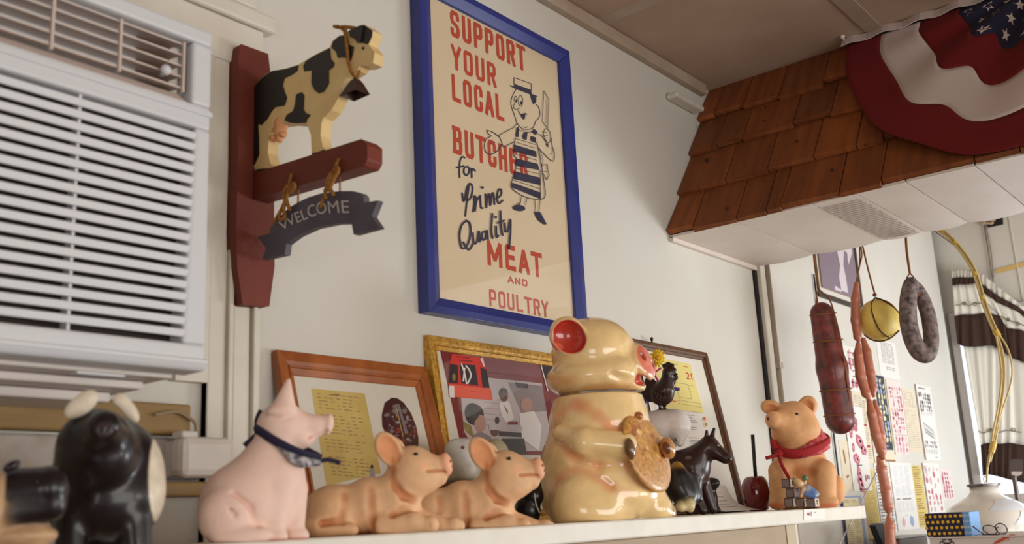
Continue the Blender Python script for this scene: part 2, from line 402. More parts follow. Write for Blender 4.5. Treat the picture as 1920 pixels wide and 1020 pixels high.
# ------------------------------------------------------------------ the room
WALLW = mat('white_wall_paint', (208, 204, 195), .75, noise=(3., (198, 192, 180), .5), bump=(90, .12))
TRIMW = mat('old_white_gloss_paint', (212, 206, 194), .5, noise=(14, (202, 192, 174), .5), bump=(60, .15))
CEILM = mat('ceiling_tile_board', (190, 166, 146), .85, noise=(4, (164, 134, 110), .55), bump=(220, .25))
CEILR = mat('ceiling_runner_strip', (178, 160, 142), .7, noise=(9, (150, 126, 104), .5))
DARKM = mat('dark_gap', (26, 16, 14), .8)
TANM = mat('tan_board', (170, 150, 122), .6, noise=((6, 40, 40), (150, 126, 96), .5))
YWOOD = mat('yellowed_wood', (158, 128, 76), .6, noise=((5, 30, 50), (122, 90, 48), .6))
ZC = 2.739
fl = MB().box((-2, -4.6, -.1), (6, .2, 0)).build('floor', mat('brown_floor', (120, 98, 84), .5, noise=(2, (100, 80, 66), .5)), kind='structure')
wall = MB()
x0, x1, z0, z1 = .0, .60, 1.79, 2.20                      # hole for the air conditioner
wall.box((-2, 0, 0), (4.42, .12, z0)).box((-2, 0, z1), (4.42, .12, ZC+.05)).box((-2, 0, z0), (x0, .12, z1)).box((x1, 0, z0), (4.42, .12, z1))
wall.build('wall_back', WALLW, kind='structure')
wr = MB().box((4.46, -4.6, 0), (4.58, .12, ZC+.05)).build('wall_right', WALLW, kind='structure')
MB().box((4.42, .01, 0), (4.46, .12, ZC)).build('trim_corner', DARKM, kind='structure')
# ceiling: boards between flat runner strips
ce = thing('ceiling', (1.5, -2, ZC), kind='structure')
xs = [-2, -.55, .67, 1.89, 3.11, 4.46]; ys = [.0, -.485, -1.09, -1.70, -2.31, -2.92, -3.53, -4.6]
for i in range(5):
    for j in range(7):
        MB().box((xs[i]+.004, ys[j+1]+.004, ZC), (xs[i+1]-.004, ys[j]-.004, ZC+.02)).build('ceiling_tile', CEILM, ce)
for x in xs[1:-1]: MB().box((x-.02, -4.6, ZC-.003), (x+.02, 0, ZC+.006)).build('runner', CEILR, ce)
for y in ys[1:-1]: MB().box((-2, y-.02, ZC-.004), (4.46, y+.02, ZC+.006)).build('runner', CEILR, ce)
MB().box((-2, -4.6, ZC+.02), (4.58, .12, ZC+.05)).build('ceiling_back', CEILM, ce)
MB().box((-2, -.02, ZC-.034), (2.40, 0, ZC-.002)).build('trim_ceiling', CEILR, kind='structure', bevel=.003)
# raceway end box in the corner beside the canopy
a = on(1264, 150, 1, -.03); b = on(1318, 182, 1, -.03)
rb = MB().box((a[0], -.035, b[2]-.045), (b[0]-.005, 0, a[2]-.03)).build('junction_cover', TRIMW, bevel=.006, label='small white cover box under the ceiling strip at the canopy corner', cat='cover box')
# window casing round the air conditioner, with grooves
t1 = thing('trim_1', (.62, 0, 1.2), kind='structure')
xa = on(392, 760, 1, -.02)[0]; xb = on(492, 760, 1, -.02)[0]; zt = on(418, 109, 1, -.02)[2]
wdt = xb-xa
for u0, u1, d in ((0, .30, .016), (.33, .42, .022), (.45, .76, .018), (.79, .88, .024), (.91, 1, .014)):
    MB().box((xa+wdt*u0, -d, .9), (xa+wdt*u1, 0, zt)).build('casing_board', TRIMW, t1, bevel=.002)
MB().box((xa, -.013, .9), (xb, 0, zt)).build('casing_back', TRIMW, t1)
MB().box((xa-.05, -.016, 1.80), (xa, 0, zt)).build('casing_board', TRIMW, t1)
t2 = thing('trim_2', (.3, 0, zt), kind='structure')
zt2 = on(525, 20, 1, -.03)[2]; xe = on(524, 60, 1, -.03)[0]
MB().box((-.8, -.018, zt), (xe-.02, 0, zt+.07)).build('header_board', TRIMW, t2, bevel=.003)
MB().box((-.8, -.024, zt+.072), (xe, 0, zt+.10)).build('header_cap', TRIMW, t2, bevel=.005)
MB().box((-.8, -.02, zt+.102), (xe-.035, 0, zt+.2)).build('header_board', TRIMW, t2, bevel=.003)
# sill and boards below the air conditioner
t3 = thing('trim_3', (.3, 0, 1.6), kind='structure')
zs = on(350, 915, 1, -.03)[2]
MB().box((-.8, -.05, zs-.011), (xa-.004, 0, zs+.007)).build('sill_board', YWOOD, t3, bevel=.003)
zs2 = on(60, 770, 1, -.02)[2]
MB().box((-.8, -.024, zs2-.022), (xa-.03, 0, zs2+.018)).build('stop_board', YWOOD, t3, bevel=.003)
MB().box((-.8, -.012, zs+.012), (xa-.004, 0, zs2-.026)).build('apron_board', mat('chipped_cream_paint', (190, 182, 174), .6, noise=(30, (160, 140, 118), .6), bump=(70, .4)), t3, bevel=.003)
# black jamb gap and conduits beside the canopy
def vstrip(name, p, q, wd, dep, M, **k):
    A = on(p[0], p[1], 1, -dep); xx = (A[0]+on(q[0], q[1], 1, -dep)[0])/2
    return MB().box((xx-wd/2, -dep, .4), (xx+wd/2, 0, 2.30)).build(name, M, **k)
vstrip('trim_4', (1414, 500), (1450, 740), .036, .008, DARKM, kind='structure')
vstrip('trim_5', (1425, 500), (1461, 740), .03, .02, TRIMW, kind='structure', bevel=.003)
xx = on(1440, 520, 1, -.012)[0]
cp = thing('conduit', (xx, -.012, .4), 'thin pale metal conduit running up the wall right of the black gap', 'pipe')
MB().tube([(xx, -.012, .4), (xx, -.012, 2.3)], .008, 10).build('tube', mat('dull_conduit', (176, 160, 142), .4, .3), cp, smooth=True)
for zc_ in (1.98, 1.2): MB().box((xx-.012, -.023, zc_-.008), (xx+.012, 0, zc_+.008)).build('clip', mat('dull_conduit', (176, 160, 142)), cp)
xx = on(1524, 500, 1, -.006)[0]
MB().tube([(xx, -.006, 2.3), (xx+.004, -.006, 1.9), (xx, -.006, .4)], .003, 8).build('wall_cable', mat('dark_cable', (44, 38, 44), .5), smooth=True, label='dark cable running down the wall behind the big salami', cat='cable')
# ------------------------------------------------------------------ shelf
ZS = 1.59
SHM = mat('white_shelf_laminate', (222, 216, 204), .45, noise=(20, (200, 190, 174), .35))
sh = thing('display_shelf', (1.2, -.14, 1.2), 'long white shelf holding the animal figurines', 'shelf')
MB().box((-1.2, -.285, ZS-.030), (2.475, -.005, ZS)).build('board', SHM, sh, bevel=.003)
bx = on(1472, 995, 1, -.24)[0]
MB().box((-1.2, -.262, .9), (bx-.045, -.24, ZS-.031)).build('front_panel', TANM, sh, bevel=.002)
MB().box((bx-.045, -.264, .9), (bx, -.236, ZS-.031)).build('panel_edge', mat('panel_edge_wood', (186, 168, 140), .6), sh)
for xk in (2.2,):
    MB().box((xk, -.22, 1.50), (xk+.02, -.005, ZS-.031)).build('bracket', TRIMW, sh)
pl = Plane((0, -.2856, 0), (0, -1, 0))
ik = Ink(pl, off=.0004); ik.fill([(1507, 955), (1546, 953), (1546, 972), (1507, 975)], 0); ik.lay = 1
ik.ell(1516, 964, 3, 3, 1); ik.line([(1521, 960), (1521, 967)], 1.5, 2); ik.line([(1526, 961), (1530, 960)], 1, 2)
ik.build('price_sticker', [mat('sticker_white', (232, 228, 220), .5), mat('sticker_red', (170, 50, 60)), mat('ink_grey', (120, 112, 112))], sh)
# ------------------------------------------------------------------ shingled canopy
A0 = np.array([2.455, 0, ZC]); A1 = np.array([2.158, 0, 2.258])      # top and bottom line of the sloping face (running along Y)
fv = A1-A0; FL = np.linalg.norm(fv); fu = fv/FL; fn = np.array([fv[2], 0, -fv[0]])/FL
if fn[0] > 0: fn = -fn
YE = -2.6
sf = thing('shingled_canopy', (2.4, -1.2, 2.26), 'brown cedar shingled canopy with a white underside, hung below the ceiling', 'canopy')
SHG = mat('cedar_shingle', (140, 76, 28), .75, noise=((4, 45, 5), (92, 42, 17), .6), bump=(70, .35), rnd=.25)
MB().hexa([A0, A0+(0, YE, 0), A1+(0, YE, 0), A1, A0+(.02, 0, 0), A0+(.02, YE, 0), A1+(.02, YE, .01), A1+(.02, 0, .01)]).build('backing_board', DARKM, sf)
fp = Plane(A1, fn)
rows = [(.26, 470, [200, 285, 395, 530, 697, 830]), (.50, 605, [168, 292, 392, 583, 728, 870]),
        (.745, 745, [135, 330, 490, 667, 828, 930, 1010]), (1.0, 895, [105, 207, 375, 487, 545, 765, 925, 1283, 1457])]
top = 0.
for ri, (e, cy, xs_) in enumerate(rows):
    Ys = []
    for x in xs_:
        # seam position along the canopy
        yb = 0.; 
        q = hit(1200+x/2.04, (cy-(x-xs_[0])*.216)/2.04, A1+fn*.012, fn); Ys.append(q[1])
    Ys[0] = -.002
    while Ys[-1] > YE: Ys.append(Ys[-1]-random.choice([.09, .12, .15, .18]))
    for a, b in zip(Ys[:-1], Ys[1:]):
        jt = random.uniform(-.010, .010) if ri < 3 else random.uniform(-.002, .012)
        s0 = max(0, top-.03)*FL; s1 = e*FL+jt; t0, t1 = .004, .022+random.uniform(-.002, .003)
        p = lambda s_, y, n_: A0+fu*s_+np.array([0, y, 0])+fn*n_
        a_, b_ = a-.0012, b+.0012; dx = random.uniform(-.004, .004)
        MB().hexa([p(s0, a_, t0*.2), p(s0, b_, t0*.2), p(s1, b_, t1*.35), p(s1, a_, t1*.35), p(s0, a_, t0), p(s0, b_, t0), p(s1+dx, b_, t1), p(s1-dx, a_, t1)]).build('shingle', SHG, sf, bevel=.0006)
    top = e
MB().tube([(2.70, .05, 2.315), (2.70, -2.6, 2.315)], .008, 8).build('hanging_rail', mat('steel_rail', (150, 140, 134), .4, .6), kind='structure', smooth=True)  # unseen rail added behind the canopy to carry the hanging cords
# dark knots in the wood
KN = mat('wood_knot', (40, 20, 10), .7)
for (x, y, r) in ((233, 482, 6), (255, 612, 9), (335, 797, 6), (480, 412, 5), (478, 462, 5), (600, 540, 6), (655, 425, 3.5), (702, 570, 4), (560, 755, 4), (862, 553, 4), (735, 650, 5)):
    c = hit(1200+x/2.04, y/2.04, A1+fn*.0165, fn); rr = r/2.04*.00115
    kn = MB().ball(c, (rr, rr*1.5, .003), 8, 0, ((0, 1, 0), tuple(fu), tuple(fn))); kn.build('knot', KN, sf, smooth=True)
# underside panels (slightly scalloped along the back edge)
UND = mat('white_metal_soffit', (214, 202, 192), .5, noise=(8, (200, 184, 170), .4))
ZU = 2.256
cuts = [-.002, on(1384, 417, 2, ZU)[1], on(1528, 384, 2, ZU)[1], on(1612, 366, 2, ZU)[1], on(1707, 346, 2, ZU)[1], on(1842, 321, 2, ZU)[1], -.90, -1.10, -1.32, -1.55, -1.80, -2.05, -2.3, YE]
XB = 2.615
for i, (a, b) in enumerate(zip(cuts[:-1], cuts[1:])):
    mbp = MB(); n = 12; top_, bot = [], []
    for j in range(n+1):
        y = a-.0015+(b-a+.003)*j/n; xb = XB+.006*math.sin(j/n*math.pi)-.004*abs(math.sin(y*40))
        sag = -.004*math.sin(j/n*math.pi)
        bot += [(2.150, y, ZU-.002), (2.45, y, ZU+sag*.5), (xb, y, ZU+sag)]
        top_ += [(2.150, y, ZU+.004), (2.45, y, ZU+.008+sag*.5), (xb, y, ZU+.008+sag)]
    m3 = 3*(n+1); fs = []
    for j in range(n):
        for q in range(2):
            i0 = j*3+q; fs += [(i0, i0+1, i0+4, i0+3), (m3+i0, m3+i0+3, m3+i0+4, m3+i0+1)]
        fs += [(j*3+2, m3+j*3+2, m3+j*3+5, j*3+5), (j*3, j*3+3, m3+j*3+3, m3+j*3)]
    fs += [(0, m3, m3+1, 1), (1, m3+1, m3+2, 2), (m3-3, m3-2, 2*m3-2, 2*m3-3), (m3-2, m3-1, 2*m3-1, 2*m3-2)]
    mbp.add(bot+top_, fs)
    o = mbp.build('underside_panel', UND, sf)
    if i == 2:
        vh = MB()
        for u in range(24):
            for v in range(13):
                y = a+(b-a)*(.06+.88*(v+.5*(u % 2))/12.6); x = 2.20+.385*u/23
                c = (x, y, ZU-.0052); vh.add([(x+.0042*math.cos(q*math.pi/3), y+.0042*math.sin(q*math.pi/3), ZU-.0052) for q in range(6)], [tuple(range(6))])
        vh.build('vent_hole', mat('vent_hole_dark', (158, 138, 126), .8), sf, kind='stuff', fix=False)
# wall angle under the panels
MB().box((2.15, -.012, ZU-.012), (XB, 0, ZU)).build('edge_angle', UND, sf)
# ------------------------------------------------------------------ flag bunting
RED = mat('flag_red_cotton', (108, 4, 10), .85, bump=(300, .15), sheen=0); WHT = mat('flag_white_cotton', (206, 190, 184), .85, bump=(300, .15))
NAV = mat('flag_navy_cotton', (28, 26, 54), .85, bump=(300, .15))
foff = .035
def fplane(x, y): return hit(x, y, A1+fn*foff, fn)
hl = fplane(1586, 104); lo_ = fplane(1880, 289)
s_top = .050
yl = hl[1]; yc = fplane(1925, 12)[1]-.02; Rh = yl-yc; Rv = np.dot(lo_-A0, fu)-s_top
bandr = [1., .80, .585, .375]
def fan(rho, th, lift=0.):
    # rho 0..1, th 0 (left end) .. pi (right end); pleats deepen outward from the middle
    pl_ = 0.5-.5*math.cos(th*11+1.5*math.sin(th*3)); amp = .024*math.sin(th)**.5 if 0 < th < math.pi else 0
    gather = amp*(pl_*(.25+.75*math.sin(min(1, rho*1.15)*math.pi)))
    rr = rho*(1+.006*math.sin(th*11)*math.sin(th)+.16*math.sin(th*11+.8*math.sin(th*7))*math.sin(th)*max(0, 1-rho)*min(1, rho*2.5))
    y = yc+Rh*rr*math.cos(th)+.005*rho*math.sin(th*11)*math.sin(th); s_ = s_top+Rv*rr*math.sin(th)
    return A0+fu*s_+np.array([0, y, 0])+fn*(.036+gather+lift)
flag = thing('flag_bunting', A0+np.array([-.05, yc, -.1]), 'pleated half round bunting with red and white bands and white stars on navy', 'bunting')
NT = 150
def ring(r0, r1, nr, M, name):
    mb = MB(); vs = [fan(r0+(r1-r0)*i/nr, math.pi*j/NT) for i in range(nr+1) for j in range(NT+1)]
    fs = [(i*(NT+1)+j, i*(NT+1)+j+1, (i+1)*(NT+1)+j+1, (i+1)*(NT+1)+j) for i in range(nr) for j in range(NT)]
    mb.add(vs, fs); o = mb.build(name, M, flag, smooth=True, fix=False)
    so = o.modifiers.new('cloth', 'SOLIDIFY'); so.thickness = .0012; return o
ring(bandr[1], 1, 8, RED, 'red_band'); ring(bandr[2], bandr[1], 8, WHT, 'white_band'); ring(bandr[3], bandr[2], 8, RED, 'red_band'); ring(.03, bandr[3], 12, NAV, 'navy_centre')
hb = MB(); vs = []
for j in range(61):
    y = yl+.012-(2*Rh+.024)*j/60; wv = .004*math.sin(j*1.1)
    vs += [A0+fu*.027+np.array([0, y, 0])+fn*(.042+wv), A0+fu*.060+np.array([0, y, 0])+fn*(.046+wv)]
hb.add(vs, [(2*j, 2*j+1, 2*j+3, 2*j+2) for j in range(60)])
o = hb.build('heading_tape', WHT, flag, fix=False); o.modifiers.new('cloth', 'SOLIDIFY').thickness = .002
for (rho, th) in [(.33, .22), (.31, .52), (.335, .82), (.32, 1.12), (.335, 1.45), (.32, 1.78), (.335, 2.1), (.32, 2.4), (.33, 2.75), (.24, .3), (.23, .68), (.24, 1.05), (.235, 1.45), (.24, 1.85), (.23, 2.2), (.24, 2.6), (.15, .5), (.15, 1.05), (.15, 1.6), (.15, 2.1), (.15, 2.6)]:
    pts_ = []; a0 = random.random()*6
    for q in range(10):
        rr = (.030 if q % 2 == 0 else .0125); a = a0+q*math.pi/5
        px_, py_ = rho*math.cos(th)+rr*math.cos(a)*.95, rho*math.sin(th)+rr*math.sin(a)
        pts_.append(fan(math.hypot(px_, py_), min(math.pi, max(0, math.atan2(py_, px_))), .0016))
    c = np.mean(pts_, 0); sb = MB(); sb.add([c]+pts_, [(0, 1+q, 1+(q+1) % 10) for q in range(10)]); sb.build('star', WHT, flag, fix=False)
tk = MB().ball(A0+fu*.040+np.array([0, yl+.004, 0])+fn*.058, .006, 8); tk.tube([A0+fu*.040+np.array([0, yl+.004, 0])+fn*.03, A0+fu*.040+np.array([0, yl+.004, 0])+fn*.058], .002, 6)
tk.build('push_pin', mat('white_plastic', (226, 220, 212), .35), flag, smooth=True)
# ------------------------------------------------------------------ air conditioner
ACM = mat('ac_white_plastic', (206, 208, 212), .42, noise=(6, (210, 206, 208), .3))
ACD = mat('ac_inner_dark', (44, 30, 26), .8)
ACT = mat('ac_vane_plastic', (198, 182, 172), .5)
YF = -.22
ac = thing('window_air_conditioner', (.3, YF, 1.76), 'white window air conditioner with rows of horizontal louvres', 'air conditioner')
def acp(x, y, Y=YF): return on(x, y, 1, Y)
XL = -.02; XR = acp(391, 420)[0]; zb = acp(390, 696)[2]; ztp = acp(383, 55)[2]
zs_t = acp(367, 238)[2]; zs_b = acp(342, 642)[2]; xr_t = acp(367, 245)[0]; xr_b = acp(343, 636)[0]
zo_b = acp(366, 194)[2]; zo_t = acp(357, 74)[2]; xo = acp(362, 120)[0]
TH = .035
def panel(mb, x0, x1, z0, z1, y0=YF, y1=YF+TH): mb.box((x0, y0, z0), (x1, y1, z1))
f = MB()
f.hexa([(xr_b, YF, zs_b), (XR, YF, zs_b), (XR, YF+TH, zs_b), (xr_b, YF+TH, zs_b), (xr_t, YF, zs_t), (XR, YF, zs_t), (XR, YF+TH, zs_t), (xr_t, YF+TH, zs_t)])
panel(f, XL, XR, zb+.008, zs_b); panel(f, XL, XR, zs_t, zo_b); panel(f, xo, XR, zo_b, zo_t); panel(f, XL, XR, zo_t, ztp)
panel(f, XL, XL+.03, zb+.008, zs_t)
f.hexa([(XL, YF+.004, zb), (XR+.004, YF+.004, zb), (XR+.004, YF+TH+.01, zb), (XL, YF+TH+.01, zb), (XL, YF-.004, zb+.012), (XR+.004, YF-.004, zb+.012), (XR+.004, YF+TH+.01, zb+.03), (XL, YF+TH+.01, zb+.03)])
f.build('front_frame', ACM, ac, bevel=.004)
g = MB(); zg = (zs_t+zo_b)/2; g.box((XL, YF-.0025, zg+.002), (XR+.001, YF+.001, zo_b-.006)); g.build('trim_band', ACM, ac, bevel=.001)
# louvre slats
n = 19; pit = (zs_t-.004-zs_b-.004)/(n-1)
slat_me = None
for i in range(n-1):
    zc_ = zs_b+.004+pit*(i+.5); u = (zc_-zs_b)/(zs_t-zs_b); xr_ = xr_b+(xr_t-xr_b)*u+.003; h = pit*.31
    MB().hexa([(XL+.028, YF+.002, zc_-h), (xr_, YF+.002, zc_-h), (xr_, YF+.016, zc_-h+.004), (XL+.028, YF+.016, zc_-h+.004), (XL+.028, YF, zc_+h), (xr_, YF, zc_+h), (xr_, YF+.014, zc_+h+.002), (XL+.028, YF+.014, zc_+h+.002)]).build('louvre_slat', ACM, ac, bevel=.0012)
xm = (acp(152, 190)[0]+acp(139, 590)[0])/2
for xq in (xm, xm-.20): MB().box((xq-.0016, YF+.006, zs_b), (xq+.0016, YF+.02, zs_t)).build('louvre_rib', ACM, ac)
MB().box((XL+.01, YF+.026, zb+.02), (XR-.012, YF+.032, zs_t+.004)).build('dark_cavity_sheet', ACD, ac)  # dark sheet: shade of the hollow behind the louvres put into its colour
# outlet with directing vanes
MB().box((XL+.01, YF+.05, zo_b-.01), (xo, YF+.06, zo_t+.01)).build('outlet_back', mat('ac_outlet_brown', (104, 76, 62), .8), ac)
zl = acp(352, 170)[2]
MB().hexa([(XL+.01, YF+.004, zo_b), (xo-.002, YF+.004, zo_b), (xo-.002, YF+.05, zo_b+.004), (XL+.01, YF+.05, zo_b+.004), (XL+.01, YF+.016, zl), (xo-.008, YF+.016, zl), (xo-.008, YF+.05, zl+.002), (XL+.01, YF+.05, zl+.002)]).build('outlet_lip', mat('ac_lip', (196, 178, 170), .5), ac, bevel=.002)
nv = 5; xv = acp(350, 120)[0]
for i in range(nv):
    z = zl+.006+(zo_t-.004-zl-.006)*i/(nv-1)
    MB().hexa([(XL+.01, YF+.010, z-.0012), (xv, YF+.010, z-.0012), (xv, YF+.036, z+.003), (XL+.01, YF+.036, z+.003), (XL+.01, YF+.010, z+.0012), (xv, YF+.010, z+.0012), (xv, YF+.036, z+.0055), (XL+.01, YF+.036, z+.0055)]).build('vane', ACT, ac)
for px_ in (352, 232, 102, -30):
    xq = acp(px_, 110)[0]; MB().box((xq-.0016, YF+.007, zl), (xq+.0016, YF+.012, zo_t-.002)).build('vane_post', ACT, ac)
kc = acp(311, 131, YF+.002)
k = MB().ball(kc, (.0065, .006, .0065), 12); k.tube([kc, acp(302, 142, YF+.012)], .0025, 6); k.build('vane_knob', ACM, ac, smooth=True)
# chassis behind the front
ch = MB(); zcb = on(328, 742, 1, -.06)[2]; xcr = on(330, 740, 1, -.03)[0]
ch.box((XL+.02, YF+TH+.002, max(zb+.006, 1.792)), (min(XR-.02, .596), .10, 2.196)); ch.build('chassis', ACM, ac)
st = MB(); st.box((XL, YF+.045, zb-.004), (XR-.012, -.016, zb+.004)); st.box((XL, YF+.075, zb-.014), (XR-.03, -.016, zb-.005)); st.box((XL, YF+.11, zb-.026), (XR-.05, -.016, zb-.015))
st.build('base_tray', mat('ac_base', (204, 194, 188), .5), ac, bevel=.002)
MB().box((acp(190, 690)[0], YF+.048, zb-.0062), (acp(280, 695)[0], YF+.062, zb-.004)).build('tray_catch', ACM, ac)
# white adapter box under it
a_ = on(327, 818, 1, -.05); b_ = on(432, 900, 1, -.05)
WP = mat('white_plastic', (226, 220, 212), .35)
ab = thing('outlet_box', ((a_[0]+b_[0])/2, -.03, b_[2]), 'rounded white plastic power box on the wall under the air conditioner', 'power box')
MB().box((a_[0]+.004, -.062, b_[2]+.003), (b_[0], -.0305, a_[2])).build('cover', WP, ab, bevel=.010)
MB().box((a_[0]+.012, -.0300, b_[2]+.006), (b_[0]-.008, 0, a_[2]-.004)).build('back_box', WP, ab)
MB().box((a_[0]+.006, -.058, a_[2]-.002), (a_[0]+.03, -.034, a_[2]+.007)).build('cable_entry', WP, ab, bevel=.003)
cr = MB(); q = [on(x, y, 1, -.03) for x, y in ((290, 778), (330, 772), (352, 782), (366, 794), (367, 812))]
cr.tube(smooth_pts(q), .0022, 6)
cr.build('lead', mat('tan_lead', (150, 128, 100), .6), ab, smooth=True)

# ------------------------------------------------------------------ cow welcome sign
BARN = mat('barn_red_wood', (112, 40, 16), .6, noise=((12, 12, 4), (78, 24, 14), .5), bump=(120, .15))
YP = -.036
p = lambda x, y: on(x, y, 1, YP)
sg = thing('welcome_sign', (p(480, 570)[0], -.01, p(480, 572)[2]), 'dark red wall bracket with a spotted wooden cow and a grey banner reading WELCOME', 'sign')
pts_ = [p(451, 82), p(503, 101), p(512, 180), p(515, 500), p(505, 575), p(455, 571), p(445, 500), p(443, 430), p(446, 300), p(447, 110)]
MB().prism(pts_, (0, -YP-.0005, 0)).build('backboard', BARN, sg, bevel=.003)
XS = on(474, 340, 1, YP)[0]; XT = .021
P4 = lambda x, y, X=XS: on(x, y, 0, X)
cA = lambda x, y: (430+x/3.4, 30+y/3.4)
cB = lambda x, y: (430+x/3.09, 250+y/3.09)
arm = [cA(140, 1015), cA(845, 785), cA(885, 830), cA(880, 925), cB(835, 170)]
arm = [P4(*cB(137, 232)), P4(*cB(765, 32)), P4(*cB(800, 62)), P4(*cB(800, 150)), P4(*cB(780, 190)), P4(*cB(137, 385))]
arm[0][1] = arm[-1][1] = YP-.0005
MB().prism(arm, (XT+.006, 0, 0)).build('arm', BARN, sg, bevel=.002)
CW = mat('cow_cream_paint', (224, 196, 138), .55, noise=(25, (206, 172, 112), .5), bump=(90, .15)); CBK = mat('cow_black_paint', (20, 14, 14), .5)
cow = [(150, 470), (172, 430), (210, 390), (270, 350), (360, 335), (440, 310), (540, 250), (640, 200), (655, 160), (700, 125), (745, 118), (760, 95), (830, 60), (860, 55), (912, 92), (908, 130), (884, 178), (926, 232), (915, 300), (870, 318), (832, 318), (815, 345), (770, 372), (745, 390), (725, 430), (690, 530), (650, 600), (600, 650), (588, 680), (582, 760), (596, 840), (612, 868), (525, 892), (520, 760), (495, 690), (480, 680), (430, 685), (380, 680), (300, 690), (270, 720), (252, 770), (245, 870), (262, 940), (288, 985), (170, 995), (158, 960), (150, 900), (146, 700)]
XC = XS+.002
cow_part = MB().prism([P4(*cA(*q), XC) for q in cow], (XT-.003, 0, 0)).build('cow', CW, sg)
sp = MB()
spots = [[(149, 470), (172, 432), (210, 392), (270, 352), (360, 337), (438, 313), (430, 350), (395, 375), (350, 395), (338, 440), (350, 480), (365, 520), (350, 570), (290, 580), (265, 610), (240, 655), (205, 692), (180, 690), (186, 780), (188, 880), (158, 950), (148, 900), (147, 700)],
         [(485, 288), (540, 253), (638, 204), (645, 270), (668, 300), (660, 325), (632, 345), (632, 430), (600, 482), (568, 492), (540, 470), (522, 430), (525, 345), (475, 352), (470, 320)],
         [(460, 485), (475, 505), (470, 590), (482, 615), (515, 630), (490, 660), (488, 680), (430, 684), (382, 680), (350, 665), (365, 630), (405, 605), (418, 560), (425, 500)],
         [(655, 182), (660, 162), (700, 128), (745, 122), (762, 180), (792, 195), (785, 240), (772, 285), (745, 275), (735, 262), (690, 265), (680, 230), (650, 200)],
         [(762, 97), (830, 62), (860, 57), (910, 93), (906, 130), (884, 178), (860, 175), (838, 165), (815, 170), (795, 145), (768, 132)],
         [(525, 875), (560, 868), (605, 850), (614, 868), (526, 893)], [(168, 978), (215, 972), (288, 970), (290, 986), (172, 996)]]
for q in spots:
    sp.prism([P4(*cA(*v), XC-.0014) for v in q], (.0012, 0, 0))
sp.build('black_patch', CBK, cow_part, kind='stuff')
er = MB(); er.prism([P4(*cA(*v), XC-.004) for v in [(762, 92), (830, 60), (852, 58), (835, 165), (812, 168), (795, 140), (768, 128)]], (.006, 0, 0)); er.build('ear', CBK, cow_part, bevel=.002)
ud = MB(); z_ = .0011
for (x, y, r) in ((330, 690, 40), (325, 735, 34)):
    ud.ball(P4(*cA(x, y), XC+.006), (.009, r*.00033, r*.00034), 12)
for (x, y, r) in ((285, 780, 17), (322, 785, 16), (345, 755, 14)):
    ud.ball(P4(*cA(x, y), XC+.004), (.006, r*.00033, r*.00036), 10)
ud.build('udder', mat('udder_pink', (222, 158, 106), .5), cow_part, smooth=True)
eyes = MB().ball(P4(*cA(852, 205), XC-.001), (.0015, .002, .0025), 8); eyes.build('eye', CBK, cow_part, smooth=True)
ROPE = mat('tan_twine', (168, 112, 42), .85, noise=(260, (110, 66, 20), .7), bump=(400, .5))
r = MB()
r.tube(smooth_pts([P4(*cA(*q), XC-.004) for q in [(735, 100), (750, 200), (758, 290), (775, 350), (800, 385)]]), .0024, 6)
r.tube(smooth_pts([P4(*cA(*q), XC+.004) for q in [(815, 395), (830, 350), (822, 320)]]), .0020, 6)
r.tube(smooth_pts([P4(*cA(*q), XC-.002) for q in [(668, 66), (700, 72), (740, 70), (800, 76)]]), .0026, 6)
r.tube(smooth_pts([P4(*cA(*q), XC-.004) for q in [(690, 62), (720, 85), (745, 105), (740, 75)]]), .002, 6)
r.build('collar_rope', ROPE, cow_part, smooth=True)
# bell: a small flared four sided cowbell
bt_ = P4(*cA(803, 408), XC+.006); bb = P4(*cA(800, 505), XC+.006); hh = bt_[2]-bb[2]
bm_ = MB()
def ringq(c, a, b): return [(c[0]-a, c[1]-b, c[2]), (c[0]+a, c[1]-b, c[2]), (c[0]+a, c[1]+b, c[2]), (c[0]-a, c[1]+b, c[2])]
lv = [ringq(bt_, .004, .005), ringq(bt_-np.array([0, 0, hh*.3]), .007, .009), ringq(bb, .013, .016)]
v = sum(lv, []); bm_.add(v, [(i*4+j, i*4+(j+1) % 4, i*4+4+(j+1) % 4, i*4+4+j) for i in range(2) for j in range(4)]+[(0, 1, 2, 3)])
o = bm_.build('cowbell', mat('rusty_iron', (74, 46, 36), .5, .5, noise=(90, (40, 22, 16), .6)), cow_part); o.modifiers.new('t', 'SOLIDIFY').thickness = .0015
MB().tube([P4(*cA(800, 395), XC+.006), bt_], .0022, 6).build('bell_loop', mat('rusty_iron', (74, 46, 36)), cow_part)
# banner
XBN = XS+.004
ban = [(165, 600), (238, 578), (236, 550), (285, 490), (340, 435), (400, 398), (460, 370), (530, 348), (640, 334), (715, 334), (760, 345), (778, 362), (780, 402), (860, 388), (824, 480), (868, 546), (720, 586), (708, 520), (620, 522), (500, 546), (400, 590), (330, 640), (322, 702), (190, 730), (212, 665)]
BAN = mat('slate_grey_paint', (88, 82, 92), .6, noise=(30, (66, 58, 66), .5), bump=(90, .15))
ban_part = MB().prism([P4(*cB(*q), XBN) for q in ban], (.010, 0, 0)).build('banner', BAN, sg)
wm = MB(); base_ = [(300, 566), (372, 530), (428, 506), (486, 482), (540, 466), (612, 462), (694, 462)]; topl = [(282, 516), (350, 470), (408, 448), (470, 414), (530, 396), (600, 390), (692, 388)]
def arcmap(u, v):
    q = u*6; i = min(5, int(q)); t = q-i
    b0 = np.array(base_[i])*(1-t)+np.array(base_[i+1])*t; t0 = np.array(topl[i])*(1-t)+np.array(topl[i+1])*t
    c = b0*(1-v)+t0*v; return P4(*cB(*c), XBN-.0008)
put_text(wm, 'WELCOME', arcmap, 0, .0); wm.build('lettering', mat('sign_white_paint', (196, 186, 180), .6), ban_part, fix=False)
